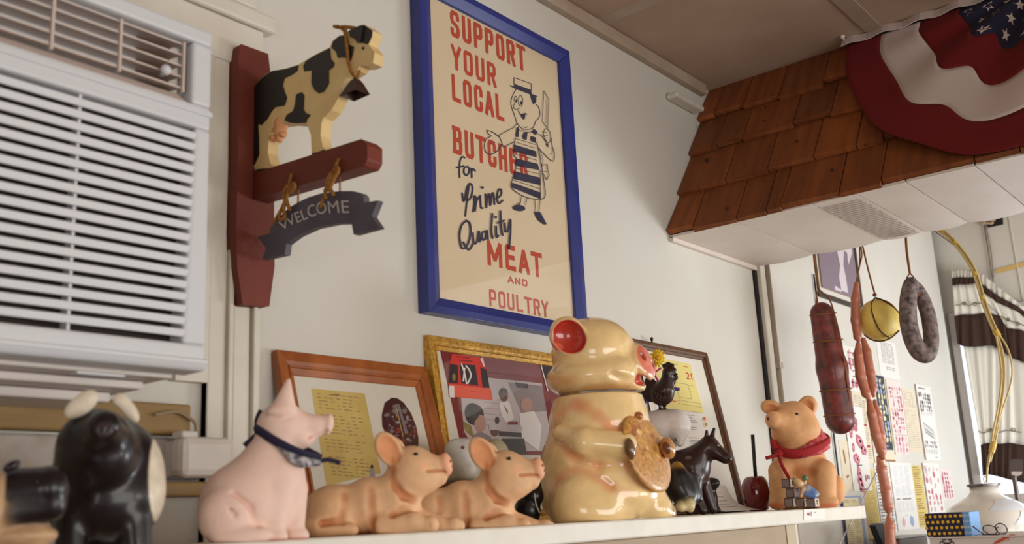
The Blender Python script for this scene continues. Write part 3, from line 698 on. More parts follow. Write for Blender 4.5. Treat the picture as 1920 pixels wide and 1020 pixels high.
for k_, L_ in enumerate(([(400, 322), (398, 402)], [(640, 222), (641, 338)])):
    MB().tube([P4(*cB(*q), XBN+.006) for q in L_], .0013, 6).build('hanging_cord', ROPE, sg)
for bow in ([[(358, 235), (345, 300), (330, 370), (300, 440), (255, 520)], [(340, 300), (318, 340), (325, 400), (340, 345), (372, 290), (378, 310), (350, 345)], [(330, 380), (345, 430), (355, 440)], [(330, 380), (315, 440), (322, 480), (300, 500), (290, 470), (325, 400)]],
            [[(635, 145), (610, 200), (580, 260), (560, 330), (525, 435)], [(590, 230), (565, 280), (575, 330), (600, 280), (625, 200), (632, 220), (600, 270)], [(580, 310), (600, 350), (605, 360)], [(575, 310), (555, 330), (560, 380)]]):
    b2 = MB()
    for i_, L_ in enumerate(bow): b2.tube(smooth_pts([P4(*cB(*q), XS-.004-.0015*(i_ % 2)) for q in L_]), .0026 if i_ else .0023, 6)
    b2.build('twine_bow', ROPE, sg, smooth=True, fix=False)

# ------------------------------------------------------------------ poster
BLU = mat('cobalt_blue_frame', (44, 54, 128), .35, noise=(20, (34, 40, 104), .4))
YO = -.026
def pw(x, y, Y=YO): return on(x, y, 1, Y)
fx0 = (pw(791, 0)[0]+pw(800, 580)[0])/2; fx1 = (pw(1071, 110)[0]+pw(1099, 590)[0])/2
fz0 = (pw(800, 582)[2]+pw(1030, 625)[2])/2; fz1 = pw(1070, 103)[2]
ix0 = (pw(819, 0)[0]+pw(828, 552)[0])/2; ix1 = (pw(1057, 125)[0]+pw(1086, 595)[0])/2
iz0 = (pw(828, 554)[2]+pw(1041, 599)[2])/2; iz1 = pw(1057, 120)[2]+.008; fz1 += .008
po = thing('butcher_poster', ((fx0+fx1)/2, -.01, fz0), 'tall framed poster in a cobalt blue frame with red lettering and a cartoon butcher', 'poster')
def rail(a, b, c, d, dep=.026, ins=.010, M=BLU, name='frame_rail', par=None, wn=(0, -1, 0)):
    """a mitred moulding: a,b outer corners, c,d inner corners (b->c)"""
    a, b, c, d = [np.array(q, float) for q in (a, b, c, d)]; n = np.array(wn, float); n /= np.linalg.norm(n)
    m0, m1 = a*.55+d*.45, b*.55+c*.45
    mb = MB(); B_ = [a-n*dep, b-n*dep, c-n*dep, d-n*dep]
    mb.add([a, b, m1, m0, c-n*ins, d-n*ins, a-n*dep, b-n*dep, c-n*dep, d-n*dep],
           [(0, 1, 2, 3), (3, 2, 4, 5), (0, 6, 7, 1), (5, 4, 8, 9), (6, 9, 8, 7), (0, 3, 5, 9, 6), (1, 7, 8, 4, 2)])
    return mb.build(name, M, par, bevel=.0012)
OC = [(fx0, YO, fz0), (fx1, YO, fz0), (fx1, YO, fz1), (fx0, YO, fz1)]; IC = [(ix0, YO, iz0), (ix1, YO, iz0), (ix1, YO, iz1), (ix0, YO, iz1)]
for i in range(4):
    j = (i+1) % 4; rail(OC[i], OC[j], IC[j], IC[i], dep=.0255, par=po)
YPR = -.010; PPL = Plane((0, YPR, 0), (0, -1, 0))
PAP = mat('cream_poster_paper', (216, 196, 164), .7, noise=(5, (206, 184, 150), .5))
MB().box((ix0-.004, YPR, iz0-.004), (ix1+.004, YPR+.002, iz1+.004)).build('paper', PAP, po)
INKR = mat('poster_red_ink', (182, 66, 38), .7); INKN = mat('poster_navy_ink', (44, 42, 66), .7)
ik = Ink(PPL)
def block(s_, tl, bl, br, bold=.03, tr=None):
    A = PPL.px(*tl, .0007); B = PPL.px(*bl, .0007); R_ = PPL.px(*br, .0007)
    x0_, x1_ = (A[0]+B[0])/2, R_[0]; zb_ = B[2]*.7+R_[2]*.3; zt_ = A[2]
    gothic(ik.mb, s_, lambda x, z, l: (x0_+x, YPR-.0004-.00001*l, zb_+z), x1_-x0_, zt_-zb_, bold*(zt_-zb_))
block('SUPPORT', (843, 16), (844, 65), (987, 137), .165); block('YOUR', (844, 80), (848, 128), (932, 165), .165); block('LOCAL', (845, 137), (848, 187), (947, 231), .165)
block('BUTCHER', (848, 234), (849, 281), (993, 349), .165); block('MEAT', (911, 447), (914, 500), (1018, 514), .19); block('AND', (952, 516), (952, 531), (990, 535), .26); block('POULTRY', (916, 541), (918, 578), (1029, 586), .17)
ik.ox, ik.oy, ik.k = 840, 280, 3.186; ik.lay = 1
for L_ in ([(100, 50), (85, 45), (72, 70), (68, 120), (70, 168)], [(52, 108), (95, 100)], [(118, 102), (98, 112), (96, 140), (110, 155), (125, 140), (127, 115), (118, 102)], [(140, 115), (143, 168)], [(141, 135), (150, 118), (163, 128)]): ik.curve(L_, 10, 1)
for L_ in ([(128, 205), (116, 290), (104, 398)], [(86, 262), (92, 308), (102, 295), (112, 235), (132, 204), (148, 230), (138, 285), (118, 308)], [(150, 372), (158, 320), (156, 282), (168, 292), (163, 368), (170, 315), (186, 285)], [(194, 276), (198, 345), (210, 350)], [(226, 268), (230, 348), (236, 290), (248, 268), (254, 335), (260, 282), (272, 262), (279, 328)], [(290, 296), (318, 272), (318, 240), (302, 245), (294, 285), (304, 322), (328, 305)]): ik.curve(L_, 10, 1)
for L_ in ([(112, 425), (82, 455), (70, 520), (85, 590), (115, 575), (135, 510), (132, 445), (112, 425)], [(92, 555), (125, 600), (150, 565)], [(150, 500), (156, 562), (176, 548), (186, 490), (192, 552)], [(228, 490), (206, 500), (206, 540), (226, 530), (234, 485), (240, 538)], [(266, 385), (260, 480), (268, 530)], [(288, 460), (292, 522), (302, 515)], [(315, 370), (318, 460), (327, 512)], [(298, 440), (336, 425)], [(340, 440), (345, 490), (362, 480), (374, 420), (374, 500), (366, 595)]): ik.curve(L_, 11, 1)
ik.ell(207, 228, 8, 8, 1); ik.ell(286, 405, 8, 8, 1)
ik.build('lettering', [INKR, INKN], po)
# butcher drawing
ik = Ink(PPL, 900, 130, 3.4, off=.001)
F_ = ik.fill
F_([(218, 92), (326, 130), (332, 165), (216, 118)]); ik.line([(195, 104), (230, 122), (330, 160), (362, 172)], 7); ik.line([(217, 52), (328, 92), (330, 132)], 4); ik.line([(217, 52), (218, 92)], 4)
F_([(318, 152), (345, 165), (360, 182), (358, 212), (340, 222), (330, 200)])
ik.curve([(235, 122), (212, 160), (198, 205), (205, 250), (222, 295), (236, 340), (262, 372), (300, 384), (338, 372), (356, 330), (374, 312), (383, 280), (374, 240), (354, 222)], 4)
ik.curve([(218, 195), (228, 170), (238, 190), (232, 210)], 3, 0, True); ik.curve([(246, 195), (258, 165), (274, 190), (266, 235), (250, 225)], 3, 0, True); ik.ell(233, 200, 4, 8); ik.ell(264, 215, 6, 12)
ik.curve([(225, 212), (215, 235), (222, 252), (240, 256), (254, 244)], 3.5); ik.curve([(246, 262), (256, 285), (275, 285), (292, 280), (300, 290)], 4); F_([(258, 284), (290, 282), (288, 310), (280, 322), (266, 305)])
ik.curve([(278, 365), (292, 372), (306, 364)], 3)
ik.curve([(236, 345), (215, 370), (200, 378)], 4); ik.line([(200, 378), (122, 420), (138, 462), (150, 496), (220, 462)], 4)
ik.curve([(122, 432), (90, 405), (46, 388), (55, 412), (72, 425), (45, 440), (32, 465), (30, 500), (45, 535), (78, 540), (112, 520), (138, 480)], 4.5); ik.curve([(62, 480), (80, 465), (98, 468)], 2.5)
ik.curve([(372, 412), (395, 425), (420, 460)], 4); ik.curve([(455, 440), (462, 490), (475, 530), (472, 580), (452, 580), (410, 540), (372, 500)], 4); ik.curve([(448, 545), (462, 530), (460, 500)], 2.5)
ik.curve([(412, 385), (404, 410), (415, 440), (432, 470), (452, 450), (448, 405), (430, 378), (412, 385)], 4); ik.line([(408, 400), (430, 405)], 3); ik.line([(408, 420), (434, 425)], 3)
ik.line([(408, 135), (440, 190), (432, 375), (398, 330)], 3, 0, True); ik.line([(426, 185), (420, 345)], 2); F_([(420, 470), (436, 475), (436, 500), (428, 490)])
for q in ([(236, 372), (248, 366), (248, 432), (228, 432)], [(272, 425), (285, 398), (304, 402), (298, 450), (276, 445)], [(345, 378), (368, 398), (358, 420), (330, 400)], [(326, 425), (358, 435), (356, 470), (324, 455)],
          [(222, 480), (358, 522), (362, 560), (220, 524)], [(232, 568), (368, 602), (380, 642), (226, 614)], [(222, 650), (382, 690), (384, 738), (214, 698)], [(208, 722), (384, 784), (386, 826), (204, 752)]): F_(q)
ik.line([(248, 380), (262, 395), (280, 385)], 3); ik.line([(300, 398), (318, 405), (330, 392)], 3)
ik.line([(226, 440), (355, 480)], 2.5); ik.line([(222, 462), (356, 502)], 2.5); ik.line([(226, 540), (364, 580)], 2.5); ik.line([(228, 630), (380, 668)], 2.5); ik.line([(214, 706), (384, 762)], 2.5)
ik.curve([(226, 440), (218, 490), (216, 545), (236, 575), (222, 660), (200, 748), (262, 800), (332, 825), (412, 818), (406, 700), (378, 530), (362, 462)], 4.5); ik.line([(384, 640), (386, 826)], 4)
ik.line([(378, 500), (404, 580), (395, 610)], 3); ik.line([(395, 612), (430, 606), (432, 640), (442, 672), (426, 704), (398, 655), (395, 612)], 4); ik.line([(398, 655), (424, 650)], 3)
ik.line([(264, 805), (258, 855)], 3.5); ik.line([(300, 822), (292, 865)], 3.5); ik.line([(350, 830), (355, 912)], 3.5); ik.line([(384, 830), (376, 912)], 3.5)
ik.ell(250, 884, 40, 20, 0, 16, .1); ik.line([(235, 862), (258, 850), (250, 868)], 4); F_([(348, 908), (382, 908), (402, 940), (426, 988), (410, 990), (375, 965), (356, 935)]); ik.line([(385, 925), (402, 920)], 3)
ik.build('butcher_drawing', INKN, po)
MB().add([(ix0-.003, -.0145, iz0-.003), (ix1+.003, -.0145, iz0-.003), (ix1+.003, -.0145, iz1+.003), (ix0-.003, -.0145, iz1+.003)], [(0, 1, 2, 3)]).build('glass_pane', glass_mat(), po)

# ------------------------------------------------------------------ frames leaning on the wall
def lean_plane(tl, tr, edge_px, ytop=-.012):
    """top edge near the wall; finds how far the foot stands out from one side edge"""
    a = on(*tl, 1, ytop); b = on(*tr, 1, ytop); z = (a[2]+b[2])/2
    q = ray(*edge_px); X = b[0]; t = (X-CAM[0])/q[0]; e = CAM+q*t
    foot = ytop+(e[1]-ytop)*(z-ZS)/(z-e[2]); up = np.array([0, ytop-foot, z-ZS]); L_ = np.linalg.norm(up); up /= L_
    n = np.array([0, -up[2], up[1]]); return Plane(np.array([a[0], ytop, z]), n), a[0], b[0], up, L_, foot
def lean_frame(name, label, tl, tr, edge, wid, M, cat, dep=.016, xwid=None):
    P_, xa_, xb_, up, L_, foot = lean_plane(tl, tr, edge)
    pt = lambda u, h: np.array([xa_+u, foot, ZS+.0015])+up*h
    W_ = xb_-xa_; t = thing(name, pt(W_/2, 0), label, cat)
    oc = [pt(0, 0), pt(W_, 0), pt(W_, L_), pt(0, L_)]; wx = xwid or wid
    ic = [pt(wx, wid), pt(W_-wx, wid), pt(W_-wx, L_-wid), pt(wx, L_-wid)]
    for i in range(4): rail(oc[i], oc[(i+1) % 4], ic[(i+1) % 4], ic[i], dep=dep, ins=.007, M=M, par=t, wn=P_.n)
    k1, k2 = .62, .80
    bo = [a_+(b_-a_)*k1 for a_, b_ in zip(oc, ic)]; bi = [a_+(b_-a_)*k2 for a_, b_ in zip(oc, ic)]
    for i in range(4): rail(bo[i], bo[(i+1) % 4], bi[(i+1) % 4], bi[i], dep=dep*.92, ins=dep*.8, M=M, par=t, wn=P_.n, name='frame_bead')
    ip = Plane(P_.p0-P_.n*.009, P_.n)
    b = [q-P_.n*.009 for q in ic]; MB().prism([b[0], b[1], b[2], b[3]], -P_.n*.004).build('backing_mat', mat('off_white_mat', (218, 212, 198), .7), t)
    gq = [q-P_.n*.0075 for q in ic]
    return t, ip, gq, (xa_, xb_, L_, foot, up)
def put_glass(t, gq): MB().add(gq, [(0, 1, 2, 3)]).build('glass_pane', glass_mat(), t)
OAK = mat('brown_oak_frame', (168, 94, 40), .4, noise=((30, 90, 14), (112, 54, 20), .6), coat=.25)
t, ip, gq, inf = lean_frame('certificate_frame', 'brown oak frame with a yellowed poem and an oval photo, leaning behind the piglets', (518, 655), (800, 691), (836, 840), .036, OAK, 'picture frame', xwid=.030)
ik = Ink(ip, 510, 640, 3.642)
YEL = mat('yellowed_paper', (206, 180, 104), .7, noise=(20, (190, 158, 84), .5)); INKG = mat('faded_ink', (120, 104, 84), .7)
ik.fill([(268, 322), (632, 356), (745, 900), (372, 985)], 0); ik.lay = 1
for i in range(24):
    y = 352+i*23.5; o_ = (y-322)*.19
    if i in (5, 12, 17): continue
    for j in range(7):
        if random.random() < .12: continue
        x = 300+o_+j*42+random.uniform(-6, 6)
        if x > 590+o_*.9-(random.random()*60 if j == 6 else 0): continue
        ik.line([(x, y+(x-268)*.10), (x+random.uniform(18, 34), y+(x-240)*.10)], 4.2, 1)
ik.ell(430, 365, 40, 4, 1); ik.ell(683, 856, 9, 14, 2); ik.fill([(672, 868), (696, 866), (705, 930), (672, 935)], 3)
ik.lay = 2; ov = [(820, 384), (772, 420), (752, 500), (755, 580), (790, 650), (850, 700), (905, 722), (960, 730), (1000, 715), (1000, 660), (985, 580), (950, 490), (900, 420), (860, 390)]
ik.fill(ov, 4); ik.lay = 3
for i in range(60):
    x, y = random.uniform(770, 985), random.uniform(425, 700)
    if ((x-875-(y-560)*.35)/100)**2+((y-560)/160)**2 > .8: continue
    ik.ell(x, y, random.uniform(6, 18), random.uniform(5, 20), random.choice([2, 5, 5, 3, 6]), 7, jit=.5)
ik.lay = 4; ik.fill([(850, 425), (870, 428), (925, 620), (912, 640)], 5); ik.line([(845, 430), (895, 650)], 5, 7)
ik.build('framed_print', [YEL, INKG, mat('ink_black', (40, 32, 34)), mat('print_grey', (150, 144, 150)), mat('photo_maroon', (70, 26, 26), .5), mat('photo_grey', (120, 110, 116), .5), mat('photo_red', (130, 48, 40)), mat('photo_gold', (190, 160, 90))], t)
put_glass(t, gq)
GOLD = mat('gilt_frame', (214, 164, 62), .36, .3, noise=(120, (132, 88, 22), .6), bump=(260, .6))
t, ip, gq, inf = lean_frame('photo_frame', 'ornate gilt picture frame with a maroon mat and a photo of people at a counter', (803, 636), (1075, 664), (1108, 845), .024, GOLD, 'picture frame', xwid=.024)
ik = Ink(ip, 790, 620, 4.252)
MAR = mat('maroon_mat', (120, 30, 34), .6); PGR = mat('photo_pale', (188, 176, 176), .45); PDK = mat('photo_dark', (44, 34, 38), .45); PSK = mat('photo_skin', (176, 134, 120), .5); PMD = mat('photo_mid', (138, 124, 126), .45)
BRT = mat('bright_red_print', (206, 48, 36), .5); PNK = mat('coral_print', (226, 96, 72), .5); SKD = mat('photo_deep_skin', (96, 60, 50), .5)
ms = [MAR, PGR, PDK, PSK, PMD, BRT, PNK, mat('print_white', (226, 218, 212), .5), SKD, mat('photo_olive', (140, 120, 60), .5)]
ik.fill([(150, 160), (1150, 300), (1250, 1000), (330, 980)], 0); ik.lay = 1
ik.fill([(300, 350), (960, 420), (1050, 960), (430, 960), (340, 800)], 1); ik.lay = 2
ik.fill([(320, 400), (560, 440), (700, 720), (560, 760), (340, 700)], 1); ik.fill([(690, 410), (960, 440), (1000, 640), (800, 660)], 4); ik.fill([(745, 410), (850, 425), (850, 460), (760, 455)], 2)
ik.fill([(330, 720), (400, 760), (420, 860), (350, 800)], 9)
for i in range(5): ik.line([(500, 570+i*45), (650, 585+i*45)], 4, 4)
ik.lay = 3
# person seated at left: dark hair, face, shoulders
ik.ell(425, 670, 74, 84, 2, 18); ik.ell(470, 740, 46, 70, 3, 16); ik.fill([(400, 840), (470, 800), (560, 850), (580, 980), (420, 970)], 4); ik.lay = 4; ik.ell(405, 650, 60, 74, 2, 16); ik.ell(585, 800, 34, 44, 8)
# person standing in the middle
ik.ell(655, 500, 36, 44, 2); ik.ell(660, 525, 30, 40, 8); ik.fill([(620, 575), (700, 560), (740, 700), (680, 740), (640, 680)], 7); ik.fill([(650, 580), (690, 640), (690, 670)], 0); ik.ell(605, 715, 18, 30, 2)
# person at right in white
ik.ell(840, 590, 48, 56, 3); ik.fill([(780, 660), (900, 640), (960, 760), (940, 960), (800, 860)], 7)
ik.fill([(540, 750), (800, 760), (810, 800), (540, 790)], 1); ik.fill([(620, 800), (800, 815), (800, 850), (620, 840)], 2); ik.fill([(640, 860), (820, 860), (840, 980), (700, 980)], 2); ik.fill([(690, 725), (770, 725), (770, 750), (690, 750)], 0)
# red card tucked in the corner
ik.lay = 6; ik.fill([(245, 185), (400, 205), (470, 215), (520, 300), (545, 460), (215, 440), (225, 260)], 5); ik.lay = 7
ik.fill([(230, 262), (290, 275), (295, 420), (218, 418)], 2); ik.fill([(305, 262), (430, 275), (455, 440), (320, 420)], 2); ik.fill([(470, 290), (520, 310), (545, 455), (490, 455)], 2)
for q in ([(320, 265), (345, 340), (360, 420)], [(355, 280), (380, 310), (395, 360), (370, 420)], [(345, 300), (335, 400)]): ik.curve(q, 12, 7)
ik.ell(260, 370, 14, 30, 9); ik.line([(285, 205), (385, 220)], 7, 0); ik.line([(300, 235), (405, 245)], 8, 0); ik.fill([(470, 222), (490, 215), (508, 290), (495, 285)], 7)
ik.fill([(218, 425), (555, 465), (570, 555), (225, 525)], 6); ik.lay = 8; ik.fill([(218, 440), (262, 440), (265, 535), (225, 530)], 7); ik.line([(390, 485), (480, 492)], 4, 5)
ik.line([(955, 275), (1010, 480)], 8, 7); ik.fill([(965, 275), (1060, 290), (1090, 480), (1015, 470)], 2)
ik.build('framed_print', ms, t); put_glass(t, gq)
DOAK = mat('dark_oak_frame', (104, 62, 26), .45, noise=((40, 120, 16), (60, 32, 12), .75))
t, ip, gq, inf = lean_frame('calendar_frame', 'dark brown wooden frame with a yellow calendar leaf numbered 21, leaning beside the cookie jar', (1182, 637), (1326, 660), (1389, 905), .020, DOAK, 'picture frame', xwid=.022)
ik = Ink(ip, 1230, 640, 3.19)
PWH = mat('white_paper', (222, 216, 208), .7)
ik.fill([(-40, 70), (215, 110), (370, 760), (440, 960), (60, 960)], 0); ik.lay = 1
ik.fill([(-30, 90), (205, 135), (288, 430), (40, 395)], 1); ik.lay = 2
for q in ([(60, 128), (130, 138)], [(190, 262), (222, 268)], [(200, 300), (225, 305)], [(110, 245), (190, 258), (215, 345), (140, 335), (110, 245)], [(130, 350), (265, 372), (272, 395), (140, 372), (130, 350)], [(80, 405), (285, 430)], [(108, 355), (120, 358)]): ik.line(q, 2.2, 2)
ik.line([(60, 128), (128, 138)], 5, 2); ik.line([(165, 150), (188, 154)], 4, 3); ik.line([(90, 355), (118, 360)], 4, 3)
put_text(ik.mb, '21', lambda u, v: ik.P(176+36*u+8*(1-v), 226+6*u-42*v), 3, .02)
for i, y in enumerate((440, 455, 470, 480, 512, 525, 575, 590, 600, 610, 640)):
    ik.line([(185+i*2, y), (225+i*3+random.uniform(-10, 20), y+4)], 3, 4)
ik.ell(290, 466, 16, 16, 5, 12); ik.ell(297, 498, 14, 16, 5, 12); ik.ell(288, 462, 7, 8, 3); ik.ell(298, 497, 6, 8, 6)
ik.build('framed_print', [PWH, mat('calendar_yellow', (222, 206, 128), .7), mat('calendar_ink', (150, 132, 90), .7), mat('calendar_red', (190, 60, 44), .7), mat('ink_grey', (120, 112, 112)), mat('seal_cream', (214, 190, 150)), mat('seal_olive', (130, 124, 70))], t)
pn = MB(); c_ = on(1222, 636, 1, -.016); pn.ball(c_, (.004, .004, .0055), 8); pn.tube([c_, c_-np.array([0, 0, .008])], .002, 6); pn.build('hanger_knob', mat('dark_brass', (70, 48, 30), .4, .6), t, smooth=True)
# loose sheet curling off the frame onto the shelf
lf = MB(); vs = []
row = [((1325, 856), (1358, 872), -.055), ((1330, 880), (1366, 892), -.062), ((1320, 908), (1380, 912), -.075), ((1310, 932), (1398, 936), -.095), ((1306, 956), (1412, 953), -.13)]
prof = smooth_pts([(0, -.075, .060), (0, -.082, .040), (0, -.095, .022), (0, -.118, .010), (0, -.150, .003)], sub=4)
xl_, xr2 = on(1310, 900, 1, -.085)[0], on(1366, 890, 1, -.085)[0]
for i, q in enumerate(prof):
    f_ = i/(len(prof)-1); vs += [(xl_-.02*f_, q[1], ZS+q[2]), (xr2+.012*f_*f_, q[1]-.004*f_, ZS+q[2])]
lf.add(vs, [(2*i, 2*i+1, 2*i+3, 2*i+2) for i in range(len(prof)-1)])
for i in range(1, len(prof)-4, 2):
    a, b = np.array(vs[2*i]), np.array(vs[2*i+1]); n_ = np.array([0, -.0006, .0006]); e = (np.array(vs[2*i+2])-a)*.14
    lf.add([a*.8+b*.2+n_, a*.25+b*.75+n_, a*.25+b*.75+n_+e, a*.8+b*.2+n_+e], [(0, 1, 2, 3)], 1)
o = lf.build('loose_sheet', [PWH, mat('ink_grey', (120, 112, 112))], fix=False, label='curled white sheet of typed paper lying in front of the calendar frame', cat='paper'); o.modifiers.new('t', 'SOLIDIFY').thickness = .0004
# ------------------------------------------------------------------ figurines on the shelf
GLAZE = vmat('cream_pig_glaze', .28, coat=.9, noise=.10, nscale=40)
RESIN = vmat('matt_resin', .62, noise=.10, nscale=70, bump=.15, spec=.35)
RESIN2 = vmat('flocked_pink_resin', .7, noise=.05, nscale=60, bump=.1, spec=.3)
GLOSS = vmat('black_glaze', .34, coat=.18, noise=.2, nscale=60, spec=.35)
SATIN = vmat('satin_ceramic', .4, noise=.10, nscale=50)
EYEM = mat('painted_eye_black', (22, 14, 12), .2)

# --- cookie jar pig
f = Fig(1130, -.215, by=978)
jar = f.root('pig_cookie_jar', 'big glossy cream ceramic pig cookie jar holding a brown cookie', 'cookie jar')
CR = (250, 216, 154); BL = (232, 132, 92); PK = (234, 126, 100); RD = (196, 50, 32); BR = (120, 70, 34)
f.col = CR; f.k0 = 14
f.E(1122, 880, 0, 112, 120, 108).E(1124, 800, 0, 96, 90, 94).E(1130, 930, 0, 118, 70, 110).C(1122, 735, 0, 84, 1122, 790, 0, 90)
f.E(1088, 948, 74, 54, 62, 52, k=6).E(1110, 962, 84, 58, 40, 40, k=16).C(1110, 965, 78, 34, 1168, 962, 66, 26, k=14)     # near haunch, lower leg, foot
f.E(1225, 955, 18, 36, 36, 44, k=10).C(1228, 962, 28, 24, 1246, 964, 26, 18, k=8)
f.C(1052, 812, 72, 16, 1095, 830, 94, 27, k=9).C(1095, 830, 94, 27, 1168, 836, 92, 27, k=6)                                # near arm
f.C(1196, 815, -20, 22, 1246, 842, 0, 17, k=8)
f.E(1180, 838, 90, 13, 22, 17, col=BR, k=4)
f.E(1186, 962, 62, 12, 21, 19, col=BR, k=5); f.E(1256, 962, 24, 12, 18, 14, col=BR, k=4)
for (L_, r_) in (([(1040, 826, 86), (1075, 856, 96), (1120, 872, 100), (1178, 870, 92)], 9), ([(1036, 930, 72), (1044, 896, 92), (1072, 879, 108), (1108, 886, 116), (1142, 912, 108), (1176, 925, 96)], 9),
                 ([(1092, 766, 84), (1120, 780, 90), (1142, 800, 94), (1168, 806, 86)], 12), ([(1030, 805, 60), (1046, 772, 76), (1075, 757, 84), (1100, 762, 88)], 11), ([(1040, 900, 90), (1038, 985, 80)], 8)):
    f.path([(x, y, c-4, r_+8) for x, y, c in L_], 'p', (246, 172, 120), edge=20)
f.E(1122, 738, 0, 150, 7, 150, op='-', k=5, col=(150, 96, 50), edge=2)
f.path([(1046, 832, 92, 6), (1076, 862, 104, 7), (1120, 874, 108, 7), (1170, 872, 110, 6)], '-', k=12); f.path([(1046, 896, 104, 7), (1072, 878, 112, 7), (1110, 884, 118, 7), (1145, 912, 112, 6)], '-', k=10)
f.mesh('body', GLAZE, jar, res=120, ztop=f.loc(1122, 742)[2])
f.col = CR; f.k0 = 12
f.E(1112, 662, 0, 82, 70, 78).E(1108, 710, 0, 88, 42, 86).E(1148, 700, 40, 46, 36, 42).E(1148, 700, -30, 46, 36, 42)
f.E(1182, 724, 8, 30, 20, 30, k=10)                                                      # chin
f.C(1146, 680, 6, 46, 1178, 680, 10, 33, k=16)                                            # snout
f.E(1205, 679, 16, 15, 38, 36, rot=-20, yaw=30, col=(244, 200, 146), k=5)
f.E(1213, 676, 22, 13, 33, 31, rot=-20, yaw=30, col=PK, op='p', edge=2)
f.E(1200, 713, 22, 16, 10, 22, op='-', k=6, col=(226, 110, 88), edge=4)                    # mouth
f.E(1206, 666, 36, 6, 9, 5, rot=-20, yaw=30, op='-', k=3, col=(170, 70, 50)); f.E(1226, 682, 12, 6, 9, 5, rot=-20, yaw=30, op='-', k=3, col=(170, 70, 50))
f.E(1065, 630, 58, 36, 39, 26, rot=-30, yaw=8, k=6)                                      # near ear: a cup
f.E(1067, 631, 80, 32, 34, 25, rot=-30, yaw=8, op='-', k=4, col=RD, edge=3)
f.E(1044, 650, 66, 18, 12, 16, op='p', col=(232, 110, 76), edge=8)
f.E(1164, 632, -50, 15, 20, 10, rot=-30, col=(222, 110, 84), k=4)
f.E(1160, 637, 44, 7, 6, 6, op='-', k=2, col=(60, 30, 20)); f.path([(1138, 629, 60, 3), (1150, 626, 55, 3), (1160, 630, 50, 2)], 'p', (150, 104, 60), edge=3)
f.path([(1150, 703, 84, 5), (1170, 712, 78, 5), (1190, 716, 62, 5)], '-', k=10)
f.E(1058, 715, 50, 50, 26, 50, op='p', col=(238, 184, 120), edge=30); f.E(1150, 726, 60, 70, 16, 50, op='p', col=(238, 184, 120), edge=18)
f.mesh('lid', GLAZE, jar, res=110, floor=False, zcut=f.loc(1122, 738)[2])
f.col = (206, 148, 76); f.k0 = 4
f.E(1213, 848, 62, 12, 77, 70, rot=-17, yaw=33)
f.E(1197, 780, 62, 9, 8, 10, col=(176, 100, 42))
for i in range(40):
    a = random.random()*6.28; q = random.random()**.5*58
    f.E(1215+q*.42*math.cos(a)+q*.26*math.sin(a), 848+q*math.sin(a), 70-q*.62*math.cos(a), 9, 9, 12, op='p', col=random.choice([(240, 196, 130), (180, 108, 46), (228, 172, 96), (170, 98, 40)]), edge=6)
f.mesh('cookie', vmat('baked_cookie_glaze', .4, coat=.3, noise=.35, nscale=180, bump=.5), jar, res=70, floor=False)
f.col = BR
f.E(1252, 840, 40, 14, 21, 18, rot=-12, col=(196, 140, 80)); f.E(1249, 840, 56, 10, 14, 12, rot=-12, op='p', col=(110, 60, 30), edge=4)
f.mesh('far_hoof', GLAZE, jar, res=34, floor=False)
f.E(1181, 842, 118, 10, 20, 12, rot=-6, col=(112, 76, 40)); f.mesh('near_hoof', GLAZE, jar, res=34, floor=False)

